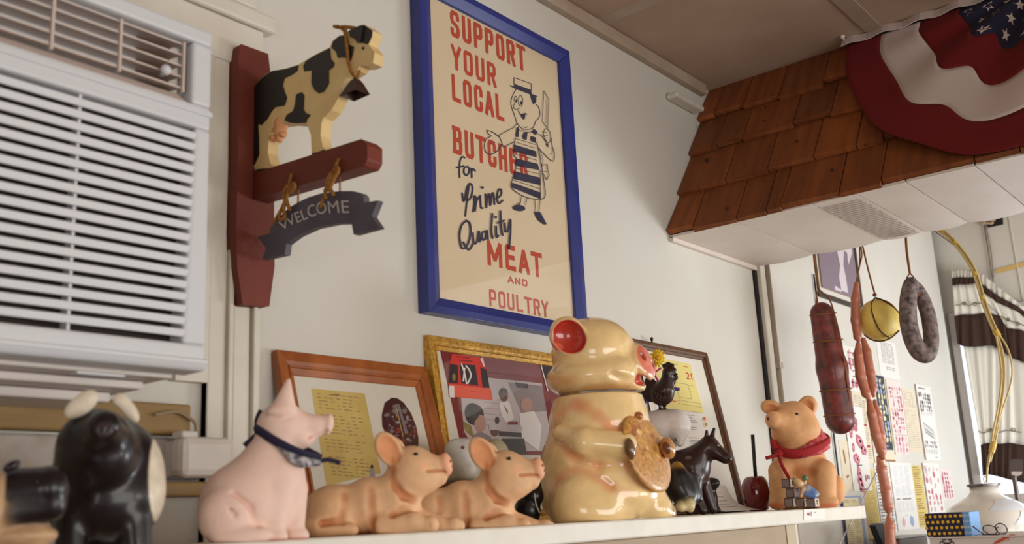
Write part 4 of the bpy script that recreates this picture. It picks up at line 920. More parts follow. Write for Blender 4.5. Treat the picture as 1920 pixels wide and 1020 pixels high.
# --- two lying piglets
def piglet(Y, bx, o1, k, label):
    f = Fig(bx, Y, by=1000); f.remap((700, 1000), o1, k)
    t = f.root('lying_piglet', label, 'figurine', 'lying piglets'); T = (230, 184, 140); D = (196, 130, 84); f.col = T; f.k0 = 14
    f.E(628, 962, 0, 62, 54, 56).E(692, 950, 0, 52, 56, 56).E(738, 948, 0, 46, 54, 52).E(612, 985, 36, 46, 28, 30, k=10)
    f.C(742, 935, 4, 42, 772, 890, 6, 38, k=20)
    f.E(772, 880, 6, 46, 45, 44).E(782, 902, 8, 42, 28, 38).C(795, 882, 8, 32, 826, 874, 10, 21, k=14).C(800, 898, 8, 25, 824, 896, 10, 15, k=10)
    f.E(837, 870, 14, 11, 22, 20, rot=-10, yaw=14, col=(238, 176, 140), k=4)
    f.E(728, 842, 30, 24, 36, 12, rot=-28, yaw=-8, k=6); f.E(730, 842, 40, 18, 29, 9, rot=-28, yaw=-8, op='-', k=3, col=(228, 158, 110), edge=4)
    f.E(742, 846, -30, 20, 30, 9, rot=-20, k=5)
    f.C(715, 985, 46, 22, 775, 978, 52, 19, k=12).C(775, 978, 52, 19, 800, 986, 54, 15, k=6).E(806, 984, 56, 17, 17, 16, k=3)
    f.C(760, 965, 0, 22, 835, 985, 14, 14, k=12).E(850, 984, 18, 15, 15, 15, k=4).E(862, 986, 14, 10, 12, 12, k=3)
    f.C(600, 992, 50, 14, 660, 994, 56, 12, k=8)
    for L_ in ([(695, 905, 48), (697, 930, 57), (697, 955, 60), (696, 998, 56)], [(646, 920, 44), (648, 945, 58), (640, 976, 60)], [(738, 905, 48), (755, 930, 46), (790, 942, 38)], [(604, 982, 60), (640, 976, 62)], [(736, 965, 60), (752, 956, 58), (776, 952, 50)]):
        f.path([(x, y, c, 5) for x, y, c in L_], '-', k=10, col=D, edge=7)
    f.path([(800, 884, 44, 2), (818, 883, 34, 2), (834, 884, 26, 2)], '-', k=4, col=D, edge=2.5)
    f.path([(806, 975, 74, 2), (808, 998, 74, 2)], '-', k=4, col=D, edge=3)
    f.E(780, 850, 44, 9, 5, 6, op='p', col=(96, 50, 34), edge=3)
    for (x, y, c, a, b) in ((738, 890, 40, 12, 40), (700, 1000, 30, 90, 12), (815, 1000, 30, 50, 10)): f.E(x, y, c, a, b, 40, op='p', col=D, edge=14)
    f.E(795, 873, 40, 16, 12, 20, op='p', col=(238, 176, 132), edge=12)
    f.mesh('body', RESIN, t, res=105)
    e = MB(); f.ball(e, 780, 851, 42.5, 4.2, 3.2, 2.6); e.build('eye', EYEM, t, smooth=True)
    e = MB()
    for dx, dy, c in ((845, 865, 25), (849, 874, 20)): f.ball(e, dx, dy, c, 2, 3, 2.4, 8)
    e.build('nostril', mat('piglet_nostril', (150, 80, 56), .6), t, smooth=True)
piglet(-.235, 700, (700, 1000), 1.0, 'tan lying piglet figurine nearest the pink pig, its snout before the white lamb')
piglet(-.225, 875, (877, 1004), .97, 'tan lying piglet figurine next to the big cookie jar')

# --- pink sitting pig with navy bandana
f = Fig(480, -.245, by=1015)
t = f.root('sitting_pig', 'pale pink sitting pig figurine wearing a navy bandana', 'figurine')
P_ = (240, 206, 190); f.col = P_; f.k0 = 18
f.E(464, 948, 0, 92, 88, 84).E(490, 900, 0, 62, 80, 64, rot=22).E(528, 900, 6, 46, 66, 54).C(512, 850, 2, 46, 524, 812, 2, 42)
f.E(528, 796, 4, 46, 44, 44).C(545, 800, 6, 36, 588, 800, 8, 23, k=14).C(585, 800, 8, 22, 608, 795, 10, 18, k=6).E(616, 795, 12, 9, 22, 19, rot=8, k=5).E(560, 822, 6, 32, 22, 32, k=10)
f.C(532, 766, 26, 25, 541, 714, 22, 5, k=8).E(526, 772, 40, 26, 13, 14, k=6); f.path([(508, 782, 48, 3), (528, 786, 54, 3), (548, 780, 48, 3)], '-', k=6)
f.E(430, 968, 52, 58, 56, 44, k=8).E(452, 1006, 74, 56, 22, 24, k=8)
f.C(524, 915, 34, 30, 514, 985, 46, 22, k=10).E(516, 1008, 50, 24, 22, 24, k=5)
f.C(550, 920, 0, 28, 552, 985, 12, 20, k=10).E(556, 1006, 16, 24, 20, 22, k=5)
f.path([(438, 925, 80, 3), (468, 950, 84, 3), (482, 985, 82, 3)], '-', k=10, col=(236, 194, 176), edge=6); f.path([(424, 945, 84, 3), (440, 965, 92, 3)], '-', k=8)
f.path([(580, 822, 30, 2), (600, 816, 26, 2), (614, 808, 24, 2)], '-', k=5, col=(220, 158, 136), edge=4)
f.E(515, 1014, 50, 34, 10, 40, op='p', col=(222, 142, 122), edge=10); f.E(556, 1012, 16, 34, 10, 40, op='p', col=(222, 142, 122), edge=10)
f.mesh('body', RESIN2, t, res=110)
NVY = mat('navy_bandana_cloth', (34, 30, 58), .85, bump=(300, .3)); 
NVW = mat('white_print_bandana', (206, 198, 196), .85, noise=(160, (40, 38, 66), 1.0))
b = MB(); hair_tube(b, f, [(480, 804, 2), (494, 813, 40), (518, 828, 57), (550, 844, 58), (578, 854, 40), (596, 858, 6), (575, 846, -40), (535, 826, -50), (500, 808, -40)], 10, 8, None, True, (.55, 1.05)); b.build('bandana', NVY, t, smooth=True)
b = MB(); V = [(520, 836, 60), (545, 848, 63), (578, 858, 50), (604, 863, 22), (528, 846, 62), (546, 866, 66), (568, 877, 60), (600, 873, 30)]
b.add([f.w(*q) for q in V], [(0, 1, 5, 4), (1, 2, 6, 5), (2, 3, 7, 6)]); o = b.build('bandana_flap', NVW, t, smooth=True); o.modifiers.new('t', 'SOLIDIFY').thickness = .002
b = MB(); hair_tube(b, f, [(596, 866, 20), (615, 862, 18), (638, 868, 16)], 5, 6); b.build('bandana_end', NVY, t, smooth=True); b = MB(); hair_tube(b, f, [(486, 808, 2), (482, 790, 0), (490, 770, -2)], 6, 6); hair_tube(b, f, [(488, 808, 4), (474, 822, 8), (458, 836, 8)], 6, 6); f.ball(b, 486, 806, 6, 10)
b.build('bandana_knot', NVY, t, smooth=True, fix=False)

# --- sitting pig with red bandana
f = Fig(1510, -.235, by=952)
t = f.root('sitting_pig', 'tan sitting pig figurine wearing a red bandana at the right end of the shelf', 'figurine')
f.col = (226, 170, 118); f.k0 = 14
f.E(1506, 905, 0, 58, 62, 56).E(1500, 868, 10, 50, 44, 44).E(1512, 930, 0, 62, 34, 56).C(1495, 850, 12, 40, 1490, 815, 18, 40)
f.E(1488, 792, 20, 43, 42, 42).E(1484, 812, 34, 36, 26, 36).E(1512, 806, 26, 26, 24, 30).C(1470, 792, 50, 26, 1452, 788, 70, 17, k=12).E(1447, 786, 78, 12, 15, 9, rot=4, yaw=30, col=(232, 168, 122), k=4)
f.E(1446, 764, 30, 21, 15, 12, rot=18, k=6); f.E(1447, 767, 42, 14, 9, 9, rot=18, op='-', k=4, col=(216, 150, 100), edge=4)
f.E(1514, 762, 8, 19, 22, 12, rot=24, k=6); f.E(1513, 764, 20, 12, 15, 9, rot=24, op='-', k=4, col=(216, 150, 100), edge=4)
f.C(1464, 885, 44, 24, 1460, 938, 54, 16, k=10).E(1458, 944, 58, 17, 12, 16, k=4)
f.C(1544, 885, 40, 24, 1546, 935, 52, 21, k=10).E(1548, 942, 58, 25, 13, 18, k=4)
f.E(1570, 918, 6, 15, 28, 22, rot=4, k=5)
f.C(1536, 930, 78, 2, 1534, 952, 78, 2, op='-', k=4, col=(176, 100, 56), edge=3); f.C(1552, 930, 80, 2, 1553, 952, 80, 2, op='-', k=4, col=(176, 100, 56), edge=3)
f.path([(1462, 800, 66, 2), (1474, 800, 62, 2), (1486, 796, 60, 2)], '-', k=5, col=(196, 116, 70), edge=3)
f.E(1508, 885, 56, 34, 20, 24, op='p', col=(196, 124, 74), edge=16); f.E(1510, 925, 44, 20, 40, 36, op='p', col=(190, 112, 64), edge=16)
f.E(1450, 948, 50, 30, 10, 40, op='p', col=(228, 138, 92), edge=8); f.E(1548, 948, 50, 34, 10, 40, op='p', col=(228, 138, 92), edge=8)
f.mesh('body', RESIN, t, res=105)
e = MB(); f.ball(e, 1493, 777, 60, 4.6, 3.4, 3); e.build('eye', EYEM, t, smooth=True)
e = MB(); f.ball(e, 1462, 772, 57, 3, 2.4, 3); e.build('eye', EYEM, t, smooth=True)
e = MB(); f.ball(e, 1440, 785, 86, 2.4, 3.4, 2.4, 8); f.ball(e, 1451, 782, 85, 2.8, 3.8, 2.4, 8); e.build('nostril', mat('dark_nostril', (70, 36, 26), .6), t, smooth=True)
RBN = mat('red_bandana_cloth', (160, 26, 32), .85, bump=(260, .3)); RBP = mat('red_paisley_cloth', (186, 40, 48), .85, noise=(150, (214, 140, 136), .55))
b = MB(); hair_tube(b, f, [(1452, 836, 44), (1475, 850, 62), (1506, 850, 60), (1540, 838, 38), (1552, 826, 4), (1530, 818, -36), (1490, 820, -38), (1458, 826, -6)], 11, 8, None, True, (.5, 1.0)); b.build('bandana', RBN, t, smooth=True)
b = MB(); V = [(1532, 792, 30), (1552, 822, 24), (1557, 840, 26), (1520, 828, 52), (1538, 842, 44), (1540, 852, 46), (1496, 842, 64), (1508, 852, 64), (1500, 860, 66)]
b.add([f.w(*q) for q in V], [(0, 1, 4, 3), (1, 2, 5, 4), (3, 4, 7, 6), (4, 5, 8, 7)]); o = b.build('bandana_flap', RBP, t, smooth=True); o.modifiers.new('t', 'SOLIDIFY').thickness = .002
b = MB(); f.ball(b, 1460, 850, 66, 9, 8, 8); hair_tube(b, f, [(1460, 850, 68), (1448, 856, 72), (1436, 859, 74)], 6.5, 6, None, False, (1, .6)); hair_tube(b, f, [(1460, 852, 70), (1466, 872, 76), (1480, 897, 78)], 5, 6, None, False, (.6, 1)); hair_tube(b, f, [(1455, 842, 60), (1450, 832, 56), (1449, 826, 54)], 6, 6)
b.build('bandana_knot', RBN, t, smooth=True, fix=False)

# --- black and white pig bank facing the room (left foreground)
f = Fig(195, -.285, by=1035)
t = f.root('belted_pig', 'glossy black pig figurine with white ears and a white side stripe, left foreground', 'figurine')
K_ = (26, 18, 20); W_ = (226, 212, 190); f.col = K_; f.k0 = 16
f.E(203, 900, -60, 113, 132, 110).E(198, 935, -50, 116, 100, 110).E(180, 842, 0, 78, 82, 80, k=24).E(196, 850, 40, 60, 70, 60, k=20).C(196, 815, 80, 40, 195, 800, 112, 32, k=12)
f.C(135, 970, 10, 34, 135, 1040, 20, 30).C(250, 970, 10, 36, 255, 1040, 20, 30)
f.E(318, 868, -10, 44, 130, 130, rot=6, op='p', col=W_, edge=4)
f.mesh('body', GLOSS, t, res=90)
f.col = W_; f.k0 = 8
f.E(152, 760, 42, 36, 20, 11, rot=-38).E(166, 746, 42, 18, 15, 11, rot=-30); f.mesh('ear', SATIN, t, res=36, floor=False)
f.E(240, 766, 34, 14, 34, 9, rot=-36).E(225, 750, 34, 15, 13, 9); f.mesh('ear', SATIN, t, res=36, floor=False)
f.col = (120, 100, 104)
f.E(195, 806, 144, 17, 15, 6, col=(60, 46, 50)).E(188, 806, 150, 3.5, 5, 3, op='-', k=2, col=K_).E(202, 806, 150, 3.5, 5, 3, op='-', k=2, col=K_); f.mesh('snout_disc', GLOSS, t, res=40, floor=False)
# --- black figurine cut by the left edge
f = Fig(50, -.33, by=1050)
t = f.root('black_cow', 'black glazed animal figurine with tan belly at the far left edge', 'figurine')
f.col = K_; f.k0 = 12
f.E(-10, 960, -20, 90, 70, 70, col=(196, 160, 124)).C(30, 925, 0, 52, 88, 915, 10, 44, k=14).E(96, 915, 14, 30, 44, 44, k=10).C(20, 960, 10, 40, 96, 950, 20, 30, k=14)
f.E(40, 1005, 0, 70, 26, 50, col=(192, 154, 116), k=10).E(0, 930, 30, 12, 70, 60, op='p', col=(206, 170, 134), edge=6)
f.C(-20, 1000, 10, 26, -20, 1050, 10, 22, col=(186, 148, 110)).C(60, 1000, 10, 26, 60, 1050, 10, 22, col=(186, 148, 110))
f.mesh('body', GLOSS, t, res=70)
f.col = K_; f.E(22, 874, 40, 18, 10, 8, rot=-30); f.mesh('ear', GLOSS, t, res=24, floor=False)
e = MB(); f.ball(e, 70, 905, 56, 5); e.build('eye', EYEM, t, smooth=True)

# --- lamb behind the piglets
f = Fig(890, -.135, by=975)
t = f.root('lamb', 'small white and grey lamb figurine behind the two piglets', 'figurine')
f.col = (204, 202, 196); f.k0 = 8
f.E(866, 856, 14, 30, 34, 30).E(852, 842, 18, 18, 18, 18).E(880, 838, 18, 17, 15, 18).E(876, 880, 26, 18, 16, 18).C(880, 900, 0, 40, 930, 900, -14, 38, col=(176, 170, 150)).E(930, 856, -14, 26, 34, 28, col=(168, 160, 130))
f.C(872, 930, 10, 18, 872, 972, 12, 13, col=(90, 84, 78)).C(930, 930, -10, 18, 932, 972, -10, 13, col=(90, 84, 78))
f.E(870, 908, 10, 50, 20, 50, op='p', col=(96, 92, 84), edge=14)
f.path([(852, 868, 44, 2), (870, 872, 48, 2), (890, 868, 44, 2)], '-', k=4, col=(140, 132, 124), edge=3)
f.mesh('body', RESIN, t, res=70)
e = MB(); f.ball(e, 868, 839, 42, 3.2); e.build('eye', mat('lamb_eye', (110, 54, 36), .4), t, smooth=True)
# --- small black cat between piglet and jar
f = Fig(994, -.15, by=985)
t = f.root('black_cat', 'small black figurine low between the right piglet and the cookie jar', 'figurine')
f.col = (20, 15, 16); f.k0 = 6
f.E(990, 956, 0, 24, 30, 24).E(1000, 930, 4, 20, 20, 20).C(990, 918, 4, 6, 988, 906, 4, 3).C(1010, 916, 4, 6, 1012, 906, 4, 3)
f.mesh('body', GLOSS, t, res=44)
b = MB(); hair_tube(b, f, [(1002, 925, 26), (1005, 945, 28), (1012, 962, 24)], 1.0, 5); b.build('white_thread', mat('thread_white', (200, 196, 190), .6), t)

# --- donkey, white pig and rooster stacked
f = Fig(1300, -.185, by=958)
t = f.root('donkey', 'dark brown donkey figurine with upright ears standing beside the cookie jar', 'figurine')
B_ = (50, 26, 22); f.col = B_; f.k0 = 8
f.C(1218, 876, -2, 31, 1296, 880, 4, 36).C(1298, 868, 8, 30, 1328, 838, 12, 19, k=12).C(1330, 838, 14, 19, 1356, 856, 20, 12).E(1362, 860, 22, 11, 10, 10, k=4)
f.C(1325, 826, 20, 6, 1325, 808, 22, 3, k=3).C(1334, 822, 10, 6, 1339, 804, 10, 3, k=3)
f.C(1300, 900, 24, 18, 1306, 930, 26, 10).C(1306, 930, 26, 10, 1318, 958, 28, 8).C(1290, 905, 30, 14, 1292, 958, 34, 7)
f.C(1214, 900, 10, 18, 1210, 956, 14, 8).C(1210, 900, -14, 16, 1214, 956, -16, 8).C(1200, 862, 0, 6, 1190, 905, 0, 3); f.C(1318, 905, -16, 14, 1336, 955, -16, 9)
f.path([(1296, 850, 44, 2), (1312, 830, 36, 2), (1326, 818, 26, 2)], '-', k=4); f.E(1338, 856, 34, 7, 6, 6, op='p', col=(130, 84, 60), edge=4)
f.E(1290, 858, 38, 8, 5, 6, op='p', col=(120, 100, 100), edge=4)
f.mesh('body', GLOSS, t, res=84)
e = MB(); f.ball(e, 1347, 835, 30, 3.4, 2.4, 2.4, 8); e.build('eye', mat('eye_glint', (150, 140, 140), .2), t, smooth=True)
e = MB(); f.ball(e, 1368, 861, 32, 2.4, 3, 2, 8); e.build('nostril', EYEM, t, smooth=True)
zd = f.loc(1276, 846)[2]
f = Fig(1300, -.185, by=958)
t = f.root('white_pig', 'white pig figurine perched on the donkey behind the cookie jar', 'figurine')
f.col = (216, 206, 202); f.k0 = 10
f.E(1240, 798, 0, 54, 31, 34).E(1268, 796, 4, 26, 29, 30).C(1274, 805, 14, 19, 1275, 830, 14, 8).C(1264, 805, -14, 17, 1264, 832, -12, 8).C(1215, 810, 10, 17, 1214, 836, 8, 8).C(1215, 810, -14, 17, 1216, 836, -12, 8)
f.E(1196, 800, 4, 26, 26, 26).C(1188, 802, 6, 14, 1172, 806, 8, 11).E(1266, 828, 24, 5, 8, 6, op='p', col=(50, 40, 40), edge=3)
f.C(1188, 780, 14, 6, 1184, 768, 16, 3).C(1200, 780, -10, 6, 1202, 768, -10, 3)
f.mesh('body', SATIN, t, res=70, floor=False)
f = Fig(1300, -.185, by=958)
t = f.root('rooster', 'dark brown rooster figurine standing on the white pig', 'figurine')
f.col = (48, 26, 24); f.k0 = 6
f.E(1241, 738, 0, 24, 24, 20).C(1248, 728, 4, 17, 1253, 700, 6, 10).E(1254, 697, 6, 12, 11, 10).E(1222, 726, -2, 13, 22, 9, rot=-20).E(1214, 738, -2, 12, 18, 8, rot=-30)
for (x, y, r) in ((1246, 686, 5), (1253, 683, 5), (1260, 686, 5), (1265, 694, 4), (1267, 708, 5), (1263, 716, 5)): f.E(x, y, 6, r, r, 4, k=3)
f.C(1262, 700, 8, 4, 1270, 702, 9, 1.5, k=2)
f.C(1238, 755, 6, 4, 1238, 768, 6, 3, k=3).C(1246, 755, -4, 4, 1246, 768, -4, 3, k=3).E(1243, 769, 2, 14, 3, 10, k=2)
for i in range(5): f.C(1230+i*6, 735+i*2, 18, 2, 1224+i*6, 752, 16, 1.5, op='-', k=2)
f.mesh('body', GLOSS, t, res=70, floor=False)
# small black dog in front of the donkey, and one behind it
f = Fig(1278, -.245, by=960)
t = f.root('black_dog', 'small black seated dog figurine with white paws at the foot of the cookie jar', 'figurine')
f.col = (20, 15, 17); f.k0 = 8
f.E(1276, 912, 0, 30, 32, 28).E(1286, 930, 2, 24, 26, 24).E(1272, 893, 6, 20, 18, 20).C(1300, 900, -4, 10, 1310, 935, -4, 8)
f.E(1270, 880, 2, 13, 15, 14, col=(156, 116, 40)).E(1278, 951, 22, 9, 9, 10, col=(222, 204, 160)).E(1294, 948, 20, 9, 13, 9, col=(214, 196, 150)).E(1262, 953, 14, 9, 7, 9, col=(40, 30, 30))
f.mesh('body', GLOSS, t, res=54)
f = Fig(1334, -.125, by=958)
t = f.root('black_cub', 'little black upright animal figurine behind the forelegs of the donkey', 'figurine')
f.col = (30, 20, 20); f.k0 = 6
f.E(1332, 935, 0, 14, 24, 14).E(1334, 908, 2, 13, 13, 12).E(1342, 905, 6, 8, 7, 7).C(1334, 945, 2, 10, 1346, 957, 6, 6)
f.mesh('body', GLOSS, t, res=40)
# flower in a navy vase behind the rooster
f = Fig(1208, -.048, by=958)
t = f.root('flower_vase', 'navy striped vase with a yellow artificial flower behind the rooster', 'vase')
hv = f.loc(1212, 750)[2]; u = f.s
MB().lathe([(20*u, 0), (23*u, 20*u), (20*u, 90*u), (18*u, hv-40*u), (21*u, hv-8*u), (23*u, hv)], f.B, 20).build('vessel', mat('navy_glaze', (38, 32, 92), .3), t, smooth=True)
b = MB()
for i in range(8):
    q = f.w(1200+i*6, 764, 0); b.add([], [])
    a = math.pi*2*i/8; c_ = f.B+np.array([math.cos(a)*21.5*u, math.sin(a)*21.5*u, hv-14*u]); tv = np.array([-math.sin(a), math.cos(a), 0])
    b.obox(c_, (tv, (0, 0, 1), np.cross(tv, (0, 0, 1))), (1.2*u, 6*u, .6*u))
b.build('white_stripe', mat('white_glaze', (224, 220, 216), .3), t, kind='stuff')
b = MB(); hair_tube(b, f, [(1212, 752, 0), (1218, 710, 4), (1232, 674, 8)], 2, 6); b.build('stem', mat('stem_green', (60, 110, 50), .6), t, smooth=True)
LEAF = mat('leaf_green', (44, 96, 52), .6)
for (x, y, c, rot) in ((1202, 745, 8, -30), (1222, 742, 8, 30), (1210, 738, -6, 5)):
    b = MB(); n8 = [(math.cos(a)*7, math.sin(a)*15) for a in np.linspace(0, 6.283, 9)[:-1]]; r_ = math.radians(rot)
    b.add([f.w(x, y, c+4)]+[f.w(x+p_*math.cos(r_)-q_*math.sin(r_), y+p_*math.sin(r_)+q_*math.cos(r_), c) for p_, q_ in n8], [(0, 1+i, 1+(i+1) % 8) for i in range(8)])
    o = b.build('leaf', LEAF, t, smooth=True); o.modifiers.new('t', 'SOLIDIFY').thickness = .0008
PET = mat('petal_yellow', (236, 190, 28), .6); fl_me = None
for ring_, (n_, r0, r1, cz) in enumerate(((14, 3, 18, 9), (10, 2, 12, 12))):
    for i in range(n_):
        a = 2*math.pi*i/n_+ring_*.2; ca, sa = math.cos(a), math.sin(a); b = MB()
        V = [(r0, -1.5, 0), (r1*.6, -3, 2), (r1, -1.2, 0), (r1, 1.2, 0), (r1*.6, 3, 2), (r0, 1.5, 0)]
        b.add([f.w(1233+x*ca*.85-y_*sa, 671+x*sa+y_*ca, cz+c) for x, y_, c in V], [(0, 1, 4, 5), (1, 2, 3, 4)]); o = b.build('petal', PET, t, smooth=True); o.modifiers.new('t', 'SOLIDIFY').thickness = .0006
b = MB(); f.ball(b, 1233, 671, 13, 5); b.build('flower_centre', mat('flower_orange', (216, 150, 20), .7), t, smooth=True)
b = MB(); hair_tube(b, f, [(1240, 690, 10), (1228, 700, 10), (1236, 716, 10), (1246, 712, 10)], 2.2, 6); b.build('pink_ribbon', mat('magenta_ribbon', (196, 40, 120), .5), t, smooth=True)
b = MB(); hair_tube(b, f, [(1244, 718, 6), (1262, 728, 4), (1274, 730, 2)], 3.4, 6); b.build('violet_ribbon', mat('violet_ribbon', (70, 50, 120), .5), t, smooth=True)

# --- red apple jar with a straw
f = Fig(1421, -.135, by=955)
t = f.root('apple_jar', 'dark red glossy apple shaped jar with a black straw standing in it', 'jar')
u = f.s; hj = f.loc(1421, 893)[2]
MB().lathe([(14*u, 0), (20*u, 2*u), (25*u, hj*.30), (27.5*u, hj*.55), (26*u, hj*.78), (20*u, hj*.95), (15*u, hj), (9*u, hj-2*u), (5*u, hj-6*u)], f.B, 10).build('vessel', mat('dark_red_glaze', (108, 14, 20), .12, coat=.8), t, smooth=True)
MB().tube([f.w(1417, 900, 0), f.w(1411, 815, 0)], 3.6*u, 10).build('straw', mat('black_green_straw', (38, 46, 44), .4), t, smooth=True)

# --- toy block figurine with a lying boy
f = Fig(1502, -.272, by=951)
t = f.root('toy_block_figurine', 'tiny figurine of a boy in blue lying on stacked letter blocks', 'figurine')
BF = mat('block_face_grey', (150, 130, 126), .6, noise=(200, (126, 106, 102), .5)); BW = mat('block_face_cream', (206, 186, 160), .6); BE = mat('block_edge_dark', (84, 66, 64), .6)
r0 = f.r; fwd = -f.d; u = f.s
def block_(px_, py_, c_, h, yw, lit):
    a = math.radians(yw); ax = r0*math.cos(a)+fwd*math.sin(a); ay = -r0*math.sin(a)+fwd*math.cos(a); c = f.w(px_, py_, c_); c = np.array(c); h *= u
    b = MB(); b.obox(c, (ax, ay, (0, 0, 1)), (h, h, h), 0)
    for s_, M_ in ((1, 0), (-1, 0)):
        for A_, B_, mi in ((ax, ay, 2 if lit else 1), (ay, ax, 1)):
            e = c+A_*s_*(h*1.02); b.obox(e, (B_, (0, 0, 1), A_), (h*.8, h*.8, h*.03), mi)
    if lit:
        e = c+ax*h*1.08; b.obox(e, ((ay), (0, 0, 1), ax), (h*.12, h*.45, h*.02), 0); b.obox(e+np.array([0, 0, h*.4]), ((ay), (0, 0, 1), ax), (h*.3, h*.1, h*.02), 0)
    b.build('letter_block', [BE, BF, BW], t)
hb_ = 9.0
for (x, y, c_, yw, lit) in ((1483, 942.5, 6, 28, True), (1504, 942.5, 4, 30, True), (1524, 942.5, 4, 32, True), (1486, 924.5, 6, 34, False), (1478, 906.5, 6, 32, True)): block_(x, y, c_, hb_, yw, lit)
f.col = (92, 132, 196); f.k0 = 3
f.C(1528, 925, 8, 7, 1514, 916, 8, 8).C(1526, 929, 14, 6, 1512, 926, 14, 6).E(1532, 927, 10, 4, 4, 4, col=(210, 190, 160)).C(1512, 917, 8, 8, 1505, 914, 8, 6, col=(226, 206, 136))
f.C(1506, 916, 14, 4, 1502, 930, 16, 3.2, col=(224, 178, 128)).C(1505, 912, 4, 4, 1510, 902, 6, 3, col=(226, 206, 136))
f.E(1498, 907, 10, 8, 8, 8, col=(232, 182, 140)).E(1494, 903, 8, 7.5, 7, 8, col=(214, 190, 130))
f.mesh('boy', SATIN, t, res=50, floor=False)
b = MB(); f.ball(b, 1509, 896, 8, 5.6); b.build('ball', mat('green_ball', (104, 138, 92), .5, noise=(300, (70, 104, 70), .8)), t, smooth=True)
b = MB(); f.ball(b, 1489, 895, 6, 3.4, 2.2); b.build('toy_bun', mat('toy_tan', (204, 168, 120), .5), t, smooth=True)
def up_to_rail(par, fig, x, y, c=0, r=.0022):
    q = fig.w(x, y, c); MB().tube([q, (2.70, q[1], 2.315)], r, 6).build('twine_cord', TWI, par, smooth=True)
# ------------------------------------------------------------------ things hung from the back of the canopy
TWI = mat('brown_butcher_twine', (132, 76, 36), .85, bump=(500, .4))
TWD = mat('dark_twine', (84, 52, 40), .85)
f = Fig(1560, X=2.67, by=700, Z=2.0); u = f.s
t = thing('salami', f.w(1575, 815), 'big dark red salami tied with twine, hanging from the canopy', 'salami')
f.col = (112, 40, 34); f.k0 = 10
f.C(1541, 588, 0, 23, 1560, 690, 0, 29).C(1560, 690, 0, 29, 1575, 787, 0, 28)
for yq in (589, 639, 684, 731, 778): f.C(1500, yq+8, 0, 1.5, 1640, yq-14, 0, 1.5, op='-', k=4) if 0 else None
f.mesh('meat', vmat('mottled_salami', .45, coat=.15, noise=.75, nscale=42, bump=.35), t, res=90, floor=False)
def ringtie(x, y, r, tilt=-.10, wd=1.6, par=None, M=TWI):
    b = MB(); P_ = []
    for i in range(20):
        a = 2*math.pi*i/20; P_.append(f.w(x+r*math.cos(a), y+tilt*r*math.cos(a), r*math.sin(a)))
    b.tube(P_, wd*u, 6, 0, True); return b.build('twine_ring', M, par, smooth=True)
for (x, y, r) in ((1543, 589, 24.5), (1552.5, 639, 27.5), (1560, 684, 29.8), (1567, 731, 29.8), (1574, 778, 29.4)): ringtie(x, y, r, par=t)
b = MB(); hair_tube(b, f, [(1525, 466, -4), (1528, 500, -2), (1535, 542, 0)], 2, 6); hair_tube(b, f, [(1535, 542, 0), (1531, 555, 4), (1530, 572, 14)], 1.5, 6); hair_tube(b, f, [(1535, 542, 0), (1546, 552, 6), (1556, 563, 14), (1565, 590, 20), (1576, 635, 22), (1584, 684, 20), (1590, 730, 18), (1596, 778, 14)], 1.5, 6)
b.build('twine_cord', TWI, t, smooth=True, fix=False); up_to_rail(t, f, 1525, 466, -4)
LNK = vmat('sausage_skin', .4, coat=.2, noise=.12, nscale=90)
f = Fig(1625, X=2.72, by=700, Z=2.0); u = f.s
t = thing('sausage_chain', f.w(1670, 1040), 'long chain of thin pinkish brown sausage links hanging beside the cheese ball', 'sausages')
f.col = (186, 112, 84); f.k0 = 3
for L_ in ([(1606, 532, 0, 5), (1604, 560, 0, 9), (1604, 600, 0, 9.5), (1608, 632, 0, 8), (1610, 639, 0, 4)],
           [(1609, 645, 2, 5), (1609, 665, 4, 9), (1613, 705, 6, 9.5), (1624, 738, 6, 9), (1629, 748, 4, 4)],
           [(1619, 637, -6, 5), (1625, 660, -8, 9), (1632, 700, -8, 9), (1637, 728, -6, 8), (1638, 742, -4, 4)],
           [(1640, 752, -8, 4), (1646, 780, -10, 8), (1652, 815, -10, 8), (1658, 845, -8, 5)],
           [(1630, 752, 4, 5), (1634, 775, 6, 9), (1642, 815, 6, 9.5), (1652, 845, 6, 9), (1656, 858, 4, 5)],
           [(1648, 858, 0, 5), (1653, 880, 0, 9.5), (1661, 920, 0, 10), (1665, 950, 0, 9.5), (1666, 962, 0, 4)],
           [(1666, 968, 0, 4), (1668, 985, 0, 9.5), (1670, 1020, 0, 10), (1670, 1060, 0, 9), (1670, 1070, 0, 4)]):
    f.path([(x, y, c, r) for x, y, c, r in L_]); f.mesh('sausage_link', LNK, t, res=56, floor=False)
b = MB(); hair_tube(b, f, [(1612, 462, 0), (1612, 495, 0), (1608, 515, 0), (1606, 532, 0)], 1.7, 6); b.build('twine_cord', TWI, t, smooth=True)
b = MB(); hair_tube(b, f, [(1606, 526, 0), (1610, 505, 3), (1616, 480, 0), (1614, 462, 0)], 1.4, 6); b.build('twine_cord', TWI, t, smooth=True)
up_to_rail(t, f, 1612, 462)
f = Fig(1648, X=2.77, by=601, Z=2.0); u = f.s
t = thing('cheese_ball', f.w(1648, 645), 'round yellow cheese tied in brown twine, hanging from the canopy', 'cheese')
b = MB(); f.ball(b, 1648, 601, 0, 41, 43, 41, 32); b.build('cheese', mat('yellow_cheese_rind', (240, 210, 110), .5, noise=(40, (226, 192, 90), .6), bump=(160, .2)), t, smooth=True)
b = MB(); hair_tube(b, f, [(1616, 455, 0), (1624, 490, 0), (1633, 525, 0), (1640, 550, 4)], 1.8, 6); b.build('twine_cord', TWI, t, smooth=True); up_to_rail(t, f, 1616, 455)
